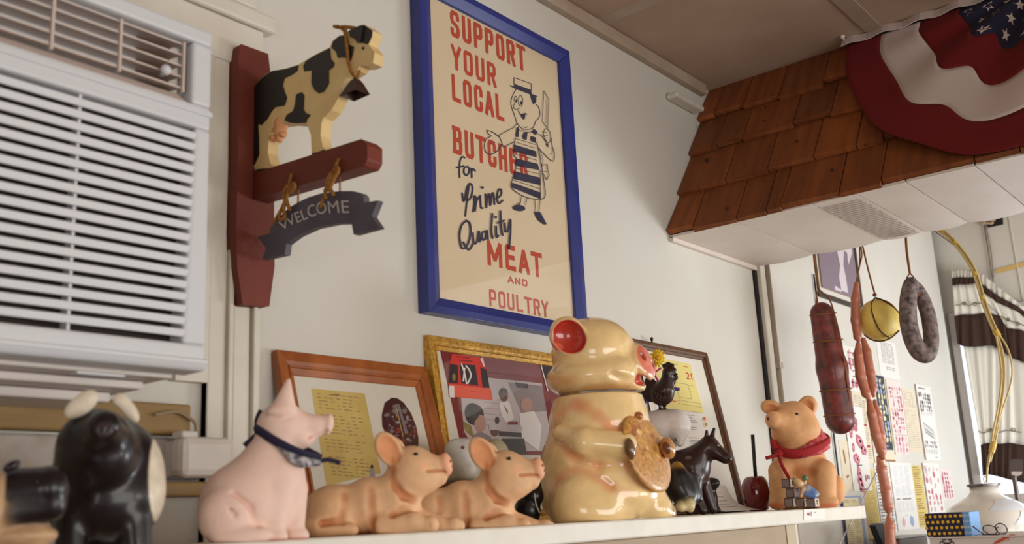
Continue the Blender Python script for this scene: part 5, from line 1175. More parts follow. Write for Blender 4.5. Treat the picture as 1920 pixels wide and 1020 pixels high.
def great(axis_pts, r=42.2, wd=1.5):   # cord lying on the ball through three picture points
    P_ = []
    for (x, y, c) in axis_pts:
        v = np.array([x-1648, (y-601)*41/43., c], float); v = v/np.linalg.norm(v)*r; P_.append((1648+v[0], 601+v[1]*43/41., v[2]))
    b = MB(); hair_tube(b, f, P_, wd, 6); b.build('twine_loop', TWD, t, smooth=True)
great([(1640, 552, 10), (1632, 565, 30), (1636, 590, 40), (1650, 620, 38), (1673, 640, 20)]); great([(1620, 628, 20), (1635, 640, 22), (1655, 642, 22), (1675, 636, 20), (1690, 622, 6)])
great([(1640, 552, 10), (1660, 560, 24), (1675, 570, 24), (1688, 590, 10)], wd=2)
b = MB(); f.ball(b, 1640, 553, 14, 4.5, 4, 4, 8); b.build('knot', TWI, t, smooth=True)
f = Fig(1722, X=2.72, by=600, Z=2.0); u = f.s
t = thing('ring_sausage', f.w(1735, 682), 'grey mould dusted ring sausage hanging at the right of the cheese ball', 'sausage')
f.col = (122, 104, 100); f.k0 = 5
L_ = [(1708, 532, 8, 14), (1703, 560, 12, 15.5), (1703, 600, 12, 16), (1711, 636, 10, 16), (1724, 660, 6, 16), (1739, 664, 0, 15), (1746, 640, -6, 14), (1742, 600, -10, 14), (1732, 565, -10, 13), (1718, 538, -6, 11)]
L2 = smooth_pts(L_, sub=3); f.path(L2)
f.mesh('casing', vmat('mouldy_casing', .65, noise=.85, nscale=75, bump=.5), t, res=90, floor=False)
b = MB(); hair_tube(b, f, [(1698, 430, 0), (1700, 470, 0), (1706, 512, 2)], 2.6, 6); b.build('twine_cord', TWI, t, smooth=True); up_to_rail(t, f, 1698, 430, 0, .003)
b = MB(); hair_tube(b, f, [(1706, 512, 2), (1701, 520, 8), (1699, 528, 10)], 1.5, 6); hair_tube(b, f, [(1706, 512, 2), (1714, 522, 4), (1720, 540, 6), (1722, 556, 6)], 1.6, 6); b.build('twine_loop', TWI, t, smooth=True, fix=False)

# ------------------------------------------------------------------ picture and papers on the wall behind the canopy
a, c = on(1541, 475, 1, -.03), on(1632, 560, 1, -.03); zb_ = on(1556, 555, 1, -.03)[2]
FR = mat('black_gold_frame', (52, 36, 28), .35, noise=(40, (30, 20, 16), .5)); GL = mat('gold_lip', (196, 160, 96), .35, .5)
t = thing('wall_picture', ((a[0]+c[0])/2, -.01, zb_), 'dark framed picture of a pale animal on mauve, hung behind the salami', 'picture')
xw, zt_ = .035, zb_+.42
oc = [(a[0], -.004, zb_), (c[0], -.004, zb_), (c[0], -.004, zt_), (a[0], -.004, zt_)]; ic = [(a[0]+xw, -.004, zb_+xw), (c[0]-xw, -.004, zb_+xw), (c[0]-xw, -.004, zt_-xw), (a[0]+xw, -.004, zt_-xw)]
i2 = [(a[0]+xw+.012, -.004, zb_+xw+.012), (c[0]-xw-.012, -.004, zb_+xw+.012), (c[0]-xw-.012, -.004, zt_-xw-.012), (a[0]+xw+.012, -.004, zt_-xw-.012)]
for i in range(4):
    rail(oc[i], oc[(i+1) % 4], ic[(i+1) % 4], ic[i], dep=.03, ins=.018, M=FR, par=t); rail(ic[i], ic[(i+1) % 4], i2[(i+1) % 4], i2[i], dep=.016, ins=.008, M=GL, par=t, name='gold_lip')
pp = Plane((0, -.006, 0), (0, -1, 0))
MB().box((a[0]+xw, -.006, zb_+xw), (c[0]-xw, -.004, zt_-xw)).build('print_sheet', mat('mauve_print', (128, 112, 126), .5), t)
ik = Ink(pp, 1500, 460, 4.25); ik.fill([(300, -60), (400, -60), (415, 60), (385, 160), (375, 60), (350, 40), (345, 160), (365, 250), (385, 380), (330, 360), (310, 250), (320, 160), (298, 60)], 0); ik.fill([(278, 320), (330, 355), (330, 372), (275, 352)], 0)
ik.build('print_animal', mat('print_pale', (206, 196, 200), .5), t)

WP_ = Plane((0, -.0012, 0), (0, -1, 0))
PAPW = mat('chart_white', (220, 216, 210), .7); PAPB = mat('chart_beige', (214, 200, 174), .7); PAPY = mat('chart_yellow', (206, 184, 104), .7); PAPK = mat('chart_black', (30, 32, 40), .6); PAPP = mat('chart_pinkish', (222, 204, 200), .7)
STK = mat('steak_pink', (182, 96, 112), .7); STR = mat('steak_red', (160, 50, 66), .7); GRY = mat('print_text_grey', (120, 112, 112), .7); BLK = mat('print_black', (40, 36, 38), .7); BLU_ = mat('print_blue', (150, 160, 190), .7); CRM = mat('print_cream', (220, 206, 160), .7); BRN = mat('print_brown', (140, 100, 60), .7); FAT = mat('steak_fat', (214, 160, 166), .7)
INKS = [STK, STR, GRY, BLK, BLU_, CRM, BRN, FAT]
class Sheet:
    def __init__(s, name, label, q, M, cat='chart', off=0., group=None):
        s.q = [np.array(p, float) for p in q]; pl = Plane((0, -.0012-off, 0), (0, -1, 0))
        # papers hang square on the wall: take the mean box of the corners
        P_ = [pl.px(*p) for p in q]; s.x0 = (P_[0][0]+P_[3][0])/2; s.x1 = (P_[1][0]+P_[2][0])/2; s.z1 = (P_[0][2]+P_[1][2])/2; s.z0 = (P_[2][2]+P_[3][2])/2; s.y = -.0012-off
        s.root = MB().box((s.x0, s.y, s.z0), (s.x1, s.y+.0009, s.z1)).build(name, M, None, label=label, cat=cat, group=group); s.mb = MB(); s.L = 0
        s.asp = (s.z1-s.z0)/(s.x1-s.x0)
    def P(s, u, v): return (s.x0+(s.x1-s.x0)*u, s.y-.0006-.0003*s.L, s.z1+(s.z0-s.z1)*v)
    def quad(s, u0, v0, u1, v1, mi): s.mb.add([s.P(u0, v0), s.P(u1, v0), s.P(u1, v1), s.P(u0, v1)], [(0, 1, 2, 3)], mi)
    def blob(s, u, v, r, mi, n=9, sq=1., jit=.4):
        rot = random.random()*3; P_ = []
        for i in range(n):
            a = 2*math.pi*i/n; k = r*(1+(random.random()-.5)*jit); x, y = k*math.cos(a), k*sq*math.sin(a)
            P_.append(s.P(u+x*math.cos(rot)-y*math.sin(rot), v+(x*math.sin(rot)+y*math.cos(rot))/s.asp))
        s.mb.poly(P_, mi)
    def cuts(s, nx, ny, u0, v0, u1, v1, mis, r=.06):
        for j in range(ny):
            for i in range(nx):
                if random.random() < .12: continue
                s.blob(u0+(u1-u0)*(i+.5)/nx+random.uniform(-.02, .02), v0+(v1-v0)*(j+.5)/ny+random.uniform(-.006, .006), r*random.uniform(.7, 1.25), random.choice(mis), 8, random.uniform(.45, .9))
    def text(s, u0, v0, u1, v1, n, mi, h=.3, words=3):
        for i in range(n):
            v = v0+(v1-v0)*(i+.2)/n; e = v+(v1-v0)/n*h; x = u0
            for k in range(words):
                w_ = (u1-u0)/words*random.uniform(.5, .92)
                if random.random() > .1: s.quad(x, v, x+w_, e, mi)
                x += (u1-u0)/words
    def done(s):
        if s.mb.v: s.mb.build('print', INKS, s.root, fix=False)
s = Sheet('meat_chart', 'white chart with pink prints half hidden behind the salami, above the steak chart', [(1578, 648), (1602, 650), (1614, 735), (1590, 732)], PAPW); s.cuts(2, 4, .3, .05, .95, .95, [0, 7], .14); s.text(.35, .1, .9, .9, 6, 2, .2); s.done()
s = Sheet('price_list', 'long beige printed sheet with a brown edge behind the sausage links', [(1596, 732), (1620, 738), (1644, 866), (1614, 870)], PAPB, 'paper', .001); s.text(.1, .05, .9, .95, 30, 2, .25, 3); s.L = 1; s.quad(.35, .45, .75, .485, 1); s.quad(.4, .75, .8, .785, 1); s.quad(.95, 0, 1, 1, 6); s.done()
s = Sheet('meat_chart', 'steak chart with seven big pink cuts on white, just right of the red scarfed pig', [(1583, 760), (1614, 762), (1637, 917), (1600, 924)], PAPW, off=.002)
for (u_, v_, r_) in ((.5, .22, .19), (.22, .33, .12), (.62, .42, .20), (.8, .52, .15), (.25, .5, .10), (.35, .63, .17), (.4, .80, .15), (.42, .93, .17)):
    s.L = 0; s.blob(u_, v_, r_, 0, 12, .7); s.L = 1; s.blob(u_, v_, r_*.6, 7, 8, .5); s.blob(u_+.03, v_, r_*.3, 1, 7, .6)
s.L = 0
for i in range(7): s.blob(.72+.09*(i % 3), .83+.022*(i//3), .035, 1, 4, 1, .1)
s.text(.3, .69, .7, .71, 1, 2, .8, 1); s.text(.3, .97, .8, .99, 1, 2, .8, 2); s.done()
s = Sheet('notice', 'white typed notice showing below the cheese ball', [(1640, 636), (1675, 640), (1690, 712), (1654, 708)], PAPW, 'paper'); s.text(.2, .06, .85, .62, 14, 2, .35, 5); s.text(.35, .70, .8, .8, 2, 3, .3, 3); s.done()
s = Sheet('seafood_chart', 'narrow black chart with rows of cream shapes', [(1638, 703), (1656, 705), (1676, 844), (1659, 843)], PAPK, off=.001); s.cuts(3, 12, .05, .03, .95, .90, [5, 5, 4], .12); s.text(.3, .94, .7, .97, 1, 4, .5, 1); s.done()
s = Sheet('meat_chart', 'tall pale chart with many small pink cuts right of the black chart', [(1659, 711), (1687, 716), (1706, 853), (1680, 852)], PAPP, off=.0005); s.cuts(5, 11, .12, .08, .96, .72, [0, 7, 0, 1], .055); s.cuts(4, 3, .1, .76, .95, .97, [0, 7, 1], .07); s.L = 1; s.quad(.05, .735, .98, .74, 2); s.quad(0, 0, .05, 1, 5); s.done()
s = Sheet('text_chart', 'pale chart of fine grey text between the pink chart and the drawn chart', [(1690, 725), (1714, 734), (1730, 848), (1707, 847)], PAPB); s.text(.08, .05, .92, .30, 9, 2, .18, 3); s.text(.08, .34, .92, .95, 18, 2, .15, 4); s.done()
s = Sheet('drawing_chart', 'white chart with rows of black shapes and a line drawing, rightmost of the upper charts', [(1714, 721), (1741, 724), (1768, 863), (1735, 863)], PAPW, off=.0005); s.quad(0, 0, .07, 1, 6); s.text(.2, .03, .8, .06, 1, 3, .4, 1); s.cuts(6, 5, .14, .10, .9, .36, [3], .04); s.text(.15, .36, .9, .41, 3, 2, .2, 6)
for (p0, p1) in (((.2, .5), (.75, .6)), ((.22, .62), (.75, .70)), ((.2, .5), (.28, .64)), ((.35, .53), (.42, .67)), ((.48, .55), (.55, .69)), ((.62, .57), (.68, .70)), ((.75, .6), (.8, .71)), ((.24, .58), (.7, .66))):
    d_ = .012; s.mb.add([s.P(p0[0], p0[1]), s.P(p1[0], p1[1]), s.P(p1[0]+.02, p1[1]+d_), s.P(p0[0]+.02, p0[1]+d_)], [(0, 1, 2, 3)], 3)
s.cuts(7, 2, .12, .74, .9, .84, [3], .035); s.text(.12, .86, .9, .92, 3, 2, .3, 5); s.text(.65, .955, .9, .965, 1, 3, .6, 1); s.done()
s = Sheet('paper_scrap', 'small beige scrap with a brown strip under the black chart', [(1655, 846), (1677, 846), (1679, 866), (1658, 866)], PAPB, 'paper'); s.quad(.1, .8, 1, .98, 6); s.done()
s = Sheet('yellow_list', 'long yellow printed list below the steak chart', [(1620, 880), (1642, 880), (1650, 1012), (1626, 1013)], PAPY, 'paper'); s.text(.1, .04, .9, .97, 34, 6, .2, 5); s.done()
s = Sheet('lined_list', 'white list with black ruled lines behind the lowest sausage links', [(1643, 867), (1670, 869), (1679, 1000), (1650, 1000)], PAPW, 'paper', .0008); s.text(.05, .03, .95, .97, 20, 2, .3, 2); s.L = 1; [s.quad(.02, v, .98, v+.006, 3) for v in np.linspace(.05, .9, 12)]; s.quad(.8, .0, .83, 1, 6); s.done()
s = Sheet('delivery_sheet', 'big white typed sheet hung right of the lowest sausage links', [(1671, 867), (1704, 868), (1728, 991), (1681, 995)], PAPW, 'paper', .0012); s.text(.12, .05, .9, .5, 24, 4, .18, 3); s.text(.1, .53, .9, .56, 1, 2, .6, 3); s.text(.1, .58, .9, .74, 10, 4, .15, 4); s.text(.4, .78, .6, .8, 1, 4, .5, 1); s.blob(.3, .88, .07, 7, 8); s.blob(.68, .88, .09, 4, 9); s.done()
s = Sheet('yellow_chart', 'yellow chart with brown text bars', [(1705, 872), (1724, 873), (1744, 985), (1727, 990)], PAPY, 'chart'); s.text(.1, .02, .9, .98, 26, 6, .4, 1); s.done()
s = Sheet('meat_chart', 'white chart with pale pink cuts above the polka dot box', [(1728, 868), (1760, 869), (1772, 962), (1742, 966)], PAPW, off=.0005); s.cuts(4, 8, .08, .06, .95, .95, [0, 7], .06); s.text(.1, .05, .3, .2, 5, 2, .3, 1); s.quad(0, 0, .05, 1, 6); s.done()
s = Sheet('meat_chart', 'small chart with dark red cuts, rightmost of the lower charts', [(1762, 880), (1782, 880), (1790, 935), (1769, 938)], PAPP); s.cuts(4, 6, .08, .08, .95, .95, [1, 1, 0], .065); s.done()
s = Sheet('fold_out_list', 'printed list with a pale blue border below the shelf end', [(1572, 930), (1612, 930), (1630, 1024), (1588, 1026)], BLU_, 'paper', .0008)
s.mb.add([s.P(.14, .04), s.P(.84, .04), s.P(.84, .98), s.P(.14, .98)], [(0, 1, 2, 3)], 5); s.L = 1; s.text(.2, .08, .8, .14, 2, 2, .3, 2); s.text(.2, .2, .8, .95, 18, 2, .2, 2); s.L = 0; s.done()
s = Sheet('stained_sheet', 'yellow stained blank strip on the wall behind the red scarfed pig', [(1574, 826), (1592, 826), (1600, 922), (1582, 923)], PAPB, 'paper'); s.blob(.4, .3, .3, 6, 9, .3); s.blob(.5, .7, .15, 6, 9, .3); s.done()
b = MB(); b.tube([on(1642, 888, 1, -.05), on(1574, 1022, 1, -.05)], .0022, 6); b.build('metal_rod', mat('steel_rod', (190, 180, 176), .3, .7), smooth=True, label='thin shiny rod slanting past the end of the shelf', cat='rod')

# ------------------------------------------------------------------ counter things at lower right
ZCT = 1.36
cb = thing('counter', (3.4, -.4, 0), 'white service counter under the scale and cartons', 'counter')
MB().box((2.72, -.95, 0), (4.2, -.03, ZCT-.03)).build('body', TRIMW, cb); MB().box((2.70, -.97, ZCT-.03), (4.22, -.02, ZCT)).build('worktop', mat('steel_top', (170, 164, 160), .35, .6), cb, bevel=.004)
XK = 2.86; z1_ = on(1742, 1008, 0, XK)[2]; y0_ = on(1742, 1008, 0, XK)[1]; y1_ = on(1990, 1000, 0, XK)[1]
t = thing('seafood_carton', (XK+.14, (y0_+y1_)/2, ZCT), 'white carton printed with a crab and a red crayfish, under the polka dot box', 'carton')
CT = mat('carton_white', (216, 206, 198), .6)
MB().box((XK, y1_, ZCT), (XK+.30, y0_, z1_-.003)).build('carton', CT, t, bevel=.002)
MB().box((XK-.004, y1_, z1_-.003), (XK+.304, y0_+.002, z1_)).build('carton_lid', CT, t)
kp = Plane((XK-.0005, 0, 0), (-1, 0, 0)); ik = Ink(kp, 1560, 860, 5.333)
def crab(cx, cy, k, mi):
    ik.ell(cx, cy, 34*k, 22*k, mi, 14)
    for s_ in (-1, 1):
        ik.curve([(cx+s_*25*k, cy-8*k), (cx+s_*60*k, cy-28*k), (cx+s_*70*k, cy-2*k)], 8*k, mi); ik.curve([(cx+s_*20*k, cy-14*k), (cx+s_*45*k, cy-44*k), (cx+s_*20*k, cy-50*k)], 9*k, mi); ik.ell(cx+s_*22*k, cy-48*k, 14*k, 7*k, mi)
        for q in (0, 1, 2): ik.curve([(cx+s_*28*k, cy+(4+q*7)*k), (cx+s_*62*k, cy+(8+q*12)*k), (cx+s_*76*k, cy+(26+q*12)*k)], 5*k, mi)
crab(1150, 858, 1.0, 0)
ik.curve([(1640, 840), (1690, 815), (1740, 790), (1780, 775)], 26, 1); ik.curve([(1650, 835), (1625, 850), (1630, 870)], 14, 1)
for q in range(5): ik.curve([(1670+q*22, 822-q*10), (1676+q*24, 850-q*8)], 4, 1)
ik.curve([(1775, 775), (1800, 760), (1830, 765)], 8, 1); ik.curve([(1775, 778), (1810, 790), (1850, 780)], 3, 1); ik.curve([(1770, 770), (1790, 755)], 4, 1)
ik.build('carton_print', [mat('print_dark_violet', (66, 50, 66), .6), mat('crayfish_red', (200, 84, 54), .6)], t)
XP = XK+.03; zq = [on(1735, 964, 0, XP)[2], on(1804, 960, 0, XP)[2]]; ya, yb2, yc2 = on(1736, 985, 0, XP)[1], on(1806, 980, 0, XP)[1], on(1820, 980, 0, XP)[1]
t = thing('polka_dot_box', (XP+.04, (ya+yc2)/2, z1_), 'small navy box with yellow polka dots and a light blue end', 'box')
ztb = sum(zq)/2; NVB = mat('navy_card', (32, 28, 60), .5)
MB().box((XP, yb2, z1_+.0005), (XP+.09, ya, ztb)).build('body', NVB, t, bevel=.0012)
MB().box((XP-.0008, yc2, z1_+.0005), (XP+.0908, yb2, ztb)).build('blue_end', mat('light_blue_card', (112, 160, 214), .5), t, bevel=.0012)
dm = mat('yellow_dot', (226, 176, 40), .5); wdm = mat('white_check', (206, 222, 236), .5)
hgt = ztb-z1_; wd_ = ya-yb2; b = MB()
for r_ in range(4):
    for c_ in range(8):
        y = ya-wd_*(c_+(.5 if r_ % 2 else .1))/7.4; z = z1_+hgt*(.86-.24*r_)
        if y < yb2+.002: continue
        b.add([(XP-.0012, y+.0042*math.cos(q*.7854), z+.0042*math.sin(q*.7854)) for q in range(8)], [tuple(range(8))])
b.build('polka_dot', dm, t, kind='stuff', fix=False)
b = MB()
for r_ in range(4):
    z = z1_+hgt*(.82-.24*r_)
    for c_ in range(5):
        y = yb2-(yb2-yc2)*(c_+.2)/5; b.add([(XP-.0014, y, z), (XP-.0014, y-.0016, z), (XP-.0014, y-.0016, z+hgt*.09), (XP-.0014, y, z+hgt*.09)], [(0, 1, 2, 3)])
b.build('check_print', wdm, t, kind='stuff', fix=False)
# eyeglasses on the carton
zg = z1_; t = None
ge = lambda x, y: on(x, y, 0, XK+.05)
f = Fig(1870, X=XK+.05, by=985, Z=z1_); u = f.s
t = f.root('eyeglasses', 'folded dark framed eyeglasses lying on the seafood carton', 'eyeglasses')
GM = mat('glasses_frame', (50, 40, 44), .3); 
base_y = 990
def up_(x, y, c): p = f.w(x, y, c); p = np.array(p); return p
z_low = f.loc(1870, 992)[2]
f.B[2] += 0
sh_ = z1_-f.w(1862, 993, 0)[2]+.0015
W2 = lambda x, y, c: f.w(x, y, c)+np.array([0, 0, sh_])
for (cx, cy, rx, ry, rot) in ((1855, 984, 14, 8, .25), (1876, 982, 12, 9, .6)):
    b = MB(); P_ = []
    for i in range(20):
        a = 2*math.pi*i/20; x, y = rx*math.cos(a), ry*math.sin(a); P_.append(W2(cx+x*math.cos(rot)-y*math.sin(rot), cy+x*math.sin(rot)+y*math.cos(rot), 4*math.sin(a)))
    b.tube(P_, 1.1*u, 6, 0, True); b.build('rim', GM, t, smooth=True)
    b = MB(); b.add([np.mean(P_, 0)]+P_, [(0, 1+i, 1+(i+1) % 20) for i in range(20)]); b.build('lens', glass_mat('lens_glass', (.9, .88, .88)), t, fix=False)
b = MB(); b.tube([W2(1866, 981, 3), W2(1869, 979, 5), W2(1871, 980, 3)], 1*u, 6); b.build('bridge', GM, t, smooth=True)
for L_ in ([(1843, 991, 2), (1836, 988, 14), (1823, 978, 30)], [(1885, 990, 2), (1868, 993, 10), (1840, 993, 24)]):
    b = MB(); b.tube([W2(*q) for q in L_], 1.3*u, 6); b.build('temple', GM, t, smooth=True)
# black tool handle and grey box standing on the counter by the wall
b = MB(); yy = -.14
q = [on(1641, 985, 1, yy), on(1645, 981, 1, yy), on(1656, 981, 1, yy), on(1660, 990, 1, yy), on(1668, 1030, 1, yy)]; d0 = np.array([0, .018, 0])
b.prism([q[0], q[1], q[2], q[3], q[4], (q[4][0]+.02, yy, ZCT+.001), (q[4][0]-.02, yy, ZCT+.001), q[4]+np.array([-.035, 0, 0])], d0); b.build('tool_handle', mat('black_rubber', (30, 28, 34), .5), bevel=.003, label='black tool handle standing upright by the lowest sausage link', cat='tool')
xg0, xg1 = on(1685, 1007, 1, -.12)[0], on(1738, 1004, 1, -.12)[0]; zg1 = on(1710, 1005, 1, -.12)[2]
xg0 = max(xg0, 2.74)
t = thing('grey_box', ((xg0+xg1)/2, -.08, ZCT), 'grey metal box on the counter left of the seafood carton', 'box')
GB = mat('grey_metal', (120, 110, 106), .4, .4); MB().box((xg0, -.12, ZCT), (xg1, -.04, zg1-.006)).build('box', GB, t, bevel=.003); MB().box((xg0-.003, -.123, zg1-.006), (xg1+.003, -.037, zg1)).build('lid', mat('grey_metal_light', (150, 142, 136), .4, .4), t, bevel=.002)
# scale
XSK = 3.30; f = Fig(1852, X=XSK, by=960, Z=ZCT); u = f.s
t = f.root('deli_scale', 'white enamel deli scale with a domed housing and a metal rim plate', 'scale')
EN = mat('white_enamel', (222, 216, 206), .18, coat=.5)
zz = lambda y: f.loc(1852, y)[2]
zr, zn, zs_, zd, ze = zz(907), zz(912), zz(930), zz(942), zz(960)
MB().lathe([(88*u, 0), (92*u, .02), (92*u, zz(985)), (88*u, zz(968)), (74*u, zz(950)), (52*u, zz(938)), (36*u, zz(930)), (29*u, zz(922)), (28*u, zn)], f.B, 40).build('housing', EN, t, smooth=True)
MB().lathe([(29*u, zn), (33*u, zn+.001), (33*u, zr), (29*u, zr+.001)], f.B, 32).build('rim_plate', mat('scale_steel', (110, 100, 96), .3, .8), t, smooth='auto')
b = MB(); rr = [(math.radians(a), z, r_) for a in (0,) for z, r_ in ()]
def dome(ang, y): 
    tb = [(985, 92.6), (968, 88.6), (950, 74.6), (938, 52.8), (930, 36.8)]
    for (ya_, ra), (yb_, rb_) in zip(tb[:-1], tb[1:]):
        if yb_ <= y <= ya_: r_ = ra+(rb_-ra)*(ya_-y)/(ya_-yb_); break
    c_, s_ = math.cos(ang), math.sin(ang); return f.B+(f.r*c_-f.d*s_)*r_*u+np.array([0, 0, zz(y)+.0006])
for (a0, a1, ya_, yb_) in ((.35, 1.25, 938, 958), (.2, .75, 960, 984)):
    b = MB(); n = 6; V = [dome(a0+(a1-a0)*i/n+(.1*j), ya_+(yb_-ya_)*j/3) for j in range(4) for i in range(n+1)]
    b.add(V, [(j*(n+1)+i, j*(n+1)+i+1, (j+1)*(n+1)+i+1, (j+1)*(n+1)+i) for j in range(3) for i in range(n)]); b.build('taped_paper', mat('pale_note', (214, 216, 222), .6), t, smooth=True, fix=False)
b = MB(); hair_tube(b, f, [(1846, 906, 10), (1844, 898, 10), (1847, 893, 10), (1850, 897, 10)], 1.6, 6); b.build('hook', mat('white_plastic', (226, 220, 212)), t, smooth=True)
# grey clamp on a post
f = Fig(1902, X=3.75, by=930, Z=ZCT); u = f.s
t = f.root('metal_clamp', 'dark grey metal head on a post behind the scale at the right edge', 'stand')
STG = mat('dark_steel', (92, 80, 78), .35, .6)
b = MB(); b.prism([f.w(1893, 866, 8), f.w(1899, 861, 8), f.w(1918, 861, 8), f.w(1918, 888, 8), f.w(1906, 894, 8), f.w(1894, 890, 8)], f.d*20*u); b.build('head', STG, t, bevel=.003)
b = MB(); b.prism([f.w(1896, 884, 9), f.w(1917, 884, 9), f.w(1915, 890, 9), f.w(1906, 893, 9), f.w(1897, 890, 9)], f.d*1*u); b.build('bright_edge', mat('bright_steel', (190, 180, 176), .25, .8), t)
b = MB(); q = f.w(1901, 892, 0); b.tube([q, (q[0], q[1], ZCT)], 5*u, 12); b.build('post', STG, t, smooth='auto')
# cream cord bundle
f = Fig(1830, X=2.98, by=650, Z=2.0); u = f.s
t = thing('cord_bundle', f.w(1850, 900), 'bundle of cream cords arching down from the canopy to the scale', 'cords')
CC = mat('cream_cord', (216, 190, 130), .55, noise=(70, (190, 160, 96), .5)); YT = mat('yellow_tape', (212, 176, 74), .5)
main = [(1738, 418), (1762, 430), (1790, 455), (1814, 486), (1829, 515), (1842, 558), (1855, 595), (1868, 624)]
for dx, dy, c_ in ((0, 0, 0), (3.5, -1, 2), (-3, 1.5, 1), (1, 2, -3)):
    b = MB(); hair_tube(b, f, [(x+dx, y+dy, c_) for x, y in main], 2.2, 6); b.build('cord', CC, t, smooth=True)
for L_ in ([(1869, 624, 0), (1880, 660, 2), (1884, 700, 2), (1880, 745, 2), (1870, 795, 0), (1862, 830, 0), (1853, 862, 0), (1850, 905, 0)], [(1871, 624, 0), (1890, 655, 0), (1898, 695, -2), (1891, 735, -2), (1877, 775, -2), (1866, 830, -1), (1857, 866, -1)], [(1867, 624, 2), (1874, 665, 4), (1878, 705, 5), (1872, 760, 4), (1862, 810, 3), (1857, 850, 2), (1852, 875, 2)], [(1868, 626, -2), (1878, 668, -4), (1881, 715, -5), (1873, 770, -4), (1866, 820, -3), (1858, 850, -2)]):
    b = MB(); hair_tube(b, f, L_, 2.1, 6); b.build('cord', CC, t, smooth=True)
for (p0, p1, r_) in (((1760, 429), (1768, 435), 6), ((1788, 453), (1793, 458), 5.5), ((1827, 510), (1830, 517), 5.5), ((1841, 555), (1844, 562), 5.5), ((1866, 620), (1872, 630), 6.5), ((1864, 828), (1859, 848), 6.5)):
    b = MB(); b.tube([f.w(*p0, 0), f.w(*p1, 0)], r_*u, 10); b.build('tape_band', YT, t, smooth='auto')
b = MB(); hair_tube(b, f, [(1738, 424, -6), (1770, 446, -6), (1800, 470, -6), (1822, 500, -6)], 1, 5); b.build('thin_wire', mat('grey_wire', (110, 90, 80), .5), t, smooth=True)
# ------------------------------------------------------------------ end wall: window, curtain, fittings
XW = 4.46; ep = Plane((XW-.002, 0, 0), (-1, 0, 0)); EQ = lambda x, y, X=XW-.002: on(x, y, 0, X)
yl_ = EQ(1801, 655)[1]; zw0, zw1 = 1.60, 2.30; yr_ = yl_-.75
w1 = thing('window_1', (XW, yl_, zw0), kind='structure')
pm = bpy.data.materials.new('daylit_pane'); pm.use_nodes = True; pm.node_tree.nodes.remove(pm.node_tree.nodes['Principled BSDF']); em = pm.node_tree.nodes.new('ShaderNodeEmission'); em.inputs[0].default_value = (.72, .84, 1, 1); em.inputs[1].default_value = 2.6; pm.node_tree.links.new(em.outputs[0], pm.node_tree.nodes['Material Output'].inputs[0])
MB().box((XW-.006, yr_, zw0), (XW-.001, yl_-.004, zw1)).build('pane', pm, w1)
WF = mat('window_frame_grey', (186, 178, 172), .5)
MB().box((XW-.014, yl_-.004, zw0-.05), (XW, yl_+.028, zw1+.05)).build('frame_stile', WF, w1, bevel=.002)
MB().box((XW-.014, yr_-.03, zw0-.05), (XW, yr_, zw1+.05)).build('frame_stile', WF, w1, bevel=.002)
MB().box((XW-.014, yr_, zw1), (XW, yl_-.004, zw1+.05)).build('frame_head', WF, w1); MB().box((XW-.014, yr_, zw0-.05), (XW, yl_-.004, zw0)).build('frame_sill', WF, w1)
CWH = mat('white_curtain_cotton', (228, 224, 214), .85, bump=(300, .1)); CBR = mat('dark_brown_curtain', (62, 40, 32), .9, bump=(260, .2))
XCU = 4.425
def cloth(name, top, bot, M, par, amp=.006, n=48, rows=5, fr=1., off=0.):
    def samp(L_, t_):
        q = t_*(len(L_)-1); i = min(len(L_)-2, int(q)); r_ = q-i; return np.array(L_[i])*(1-r_)+np.array(L_[i+1])*r_
    V = []
    for j in range(rows+1):
        for i in range(n+1):
            t_ = i/n; a_, b_ = samp(top, t_), samp(bot, t_); c_ = a_*(1-j/rows)+b_*(j/rows); q = on(c_[0], c_[1], 0, XCU)
            w_ = amp*(math.sin(t_*52*fr+.6*math.sin(t_*17))*(.5+.5*j/rows)+.4*math.sin(t_*97*fr+1)); V.append(q-np.array([.006+off+w_, 0, 0]))
    b = MB(); b.add(V, [(j*(n+1)+i, j*(n+1)+i+1, (j+1)*(n+1)+i+1, (j+1)*(n+1)+i) for j in range(rows) for i in range(n)])
    o = b.build(name, M, par, smooth=True, fix=False); o.modifiers.new('t', 'SOLIDIFY').thickness = .001; return o
va = thing('valance', EQ(1800, 650), 'white ruffled valance with two dark brown bands sagging to the right', 'curtain')
T0 = [(1785, 508), (1800, 505), (1816, 507), (1830, 504), (1842, 514), (1870, 537), (1907, 566), (1950, 598)]
B1 = [(1786, 522), (1800, 520), (1816, 521), (1830, 519), (1844, 534), (1872, 555), (1906, 573), (1950, 604)]
B2 = [(1787, 536), (1800, 534), (1816, 534), (1831, 531), (1845, 549), (1873, 569), (1904, 582), (1950, 614)]
H1 = [(1791, 593), (1806, 590), (1826, 590), (1850, 587), (1875, 592), (1890, 616), (1914, 618), (1950, 636)]
H2 = [(1797, 644), (1806, 650), (1830, 651), (1862, 648), (1880, 658), (1896, 670), (1918, 679), (1950, 692)]
cloth('ruffle', T0, B1, CWH, va, .007, 60, 3, 2.2); cloth('upper_band', B1, B2, CBR, va, .004, 60, 3, 1.6, .003); cloth('white_panel', B2, H1, CWH, va, .003, 60, 5); cloth('brown_hem', H1, H2, CBR, va, .005, 60, 5, 1., .004)
b = MB(); EM = mat('brown_embroidery', (96, 74, 54), .8)
tr = [(1791, 573), (1800, 571), (1808, 569), (1818, 573), (1827, 570), (1840, 569), (1855, 572), (1870, 588), (1882, 596), (1892, 601), (1903, 604), (1914, 608), (1928, 614)]
P_ = [on(x, y+random.uniform(-1.5, 1.5), 0, XCU-.016) for x, y in smooth_pts(tr, sub=3)]; b.tube(P_, .0016, 5); b.build('embroidery', EM, va)
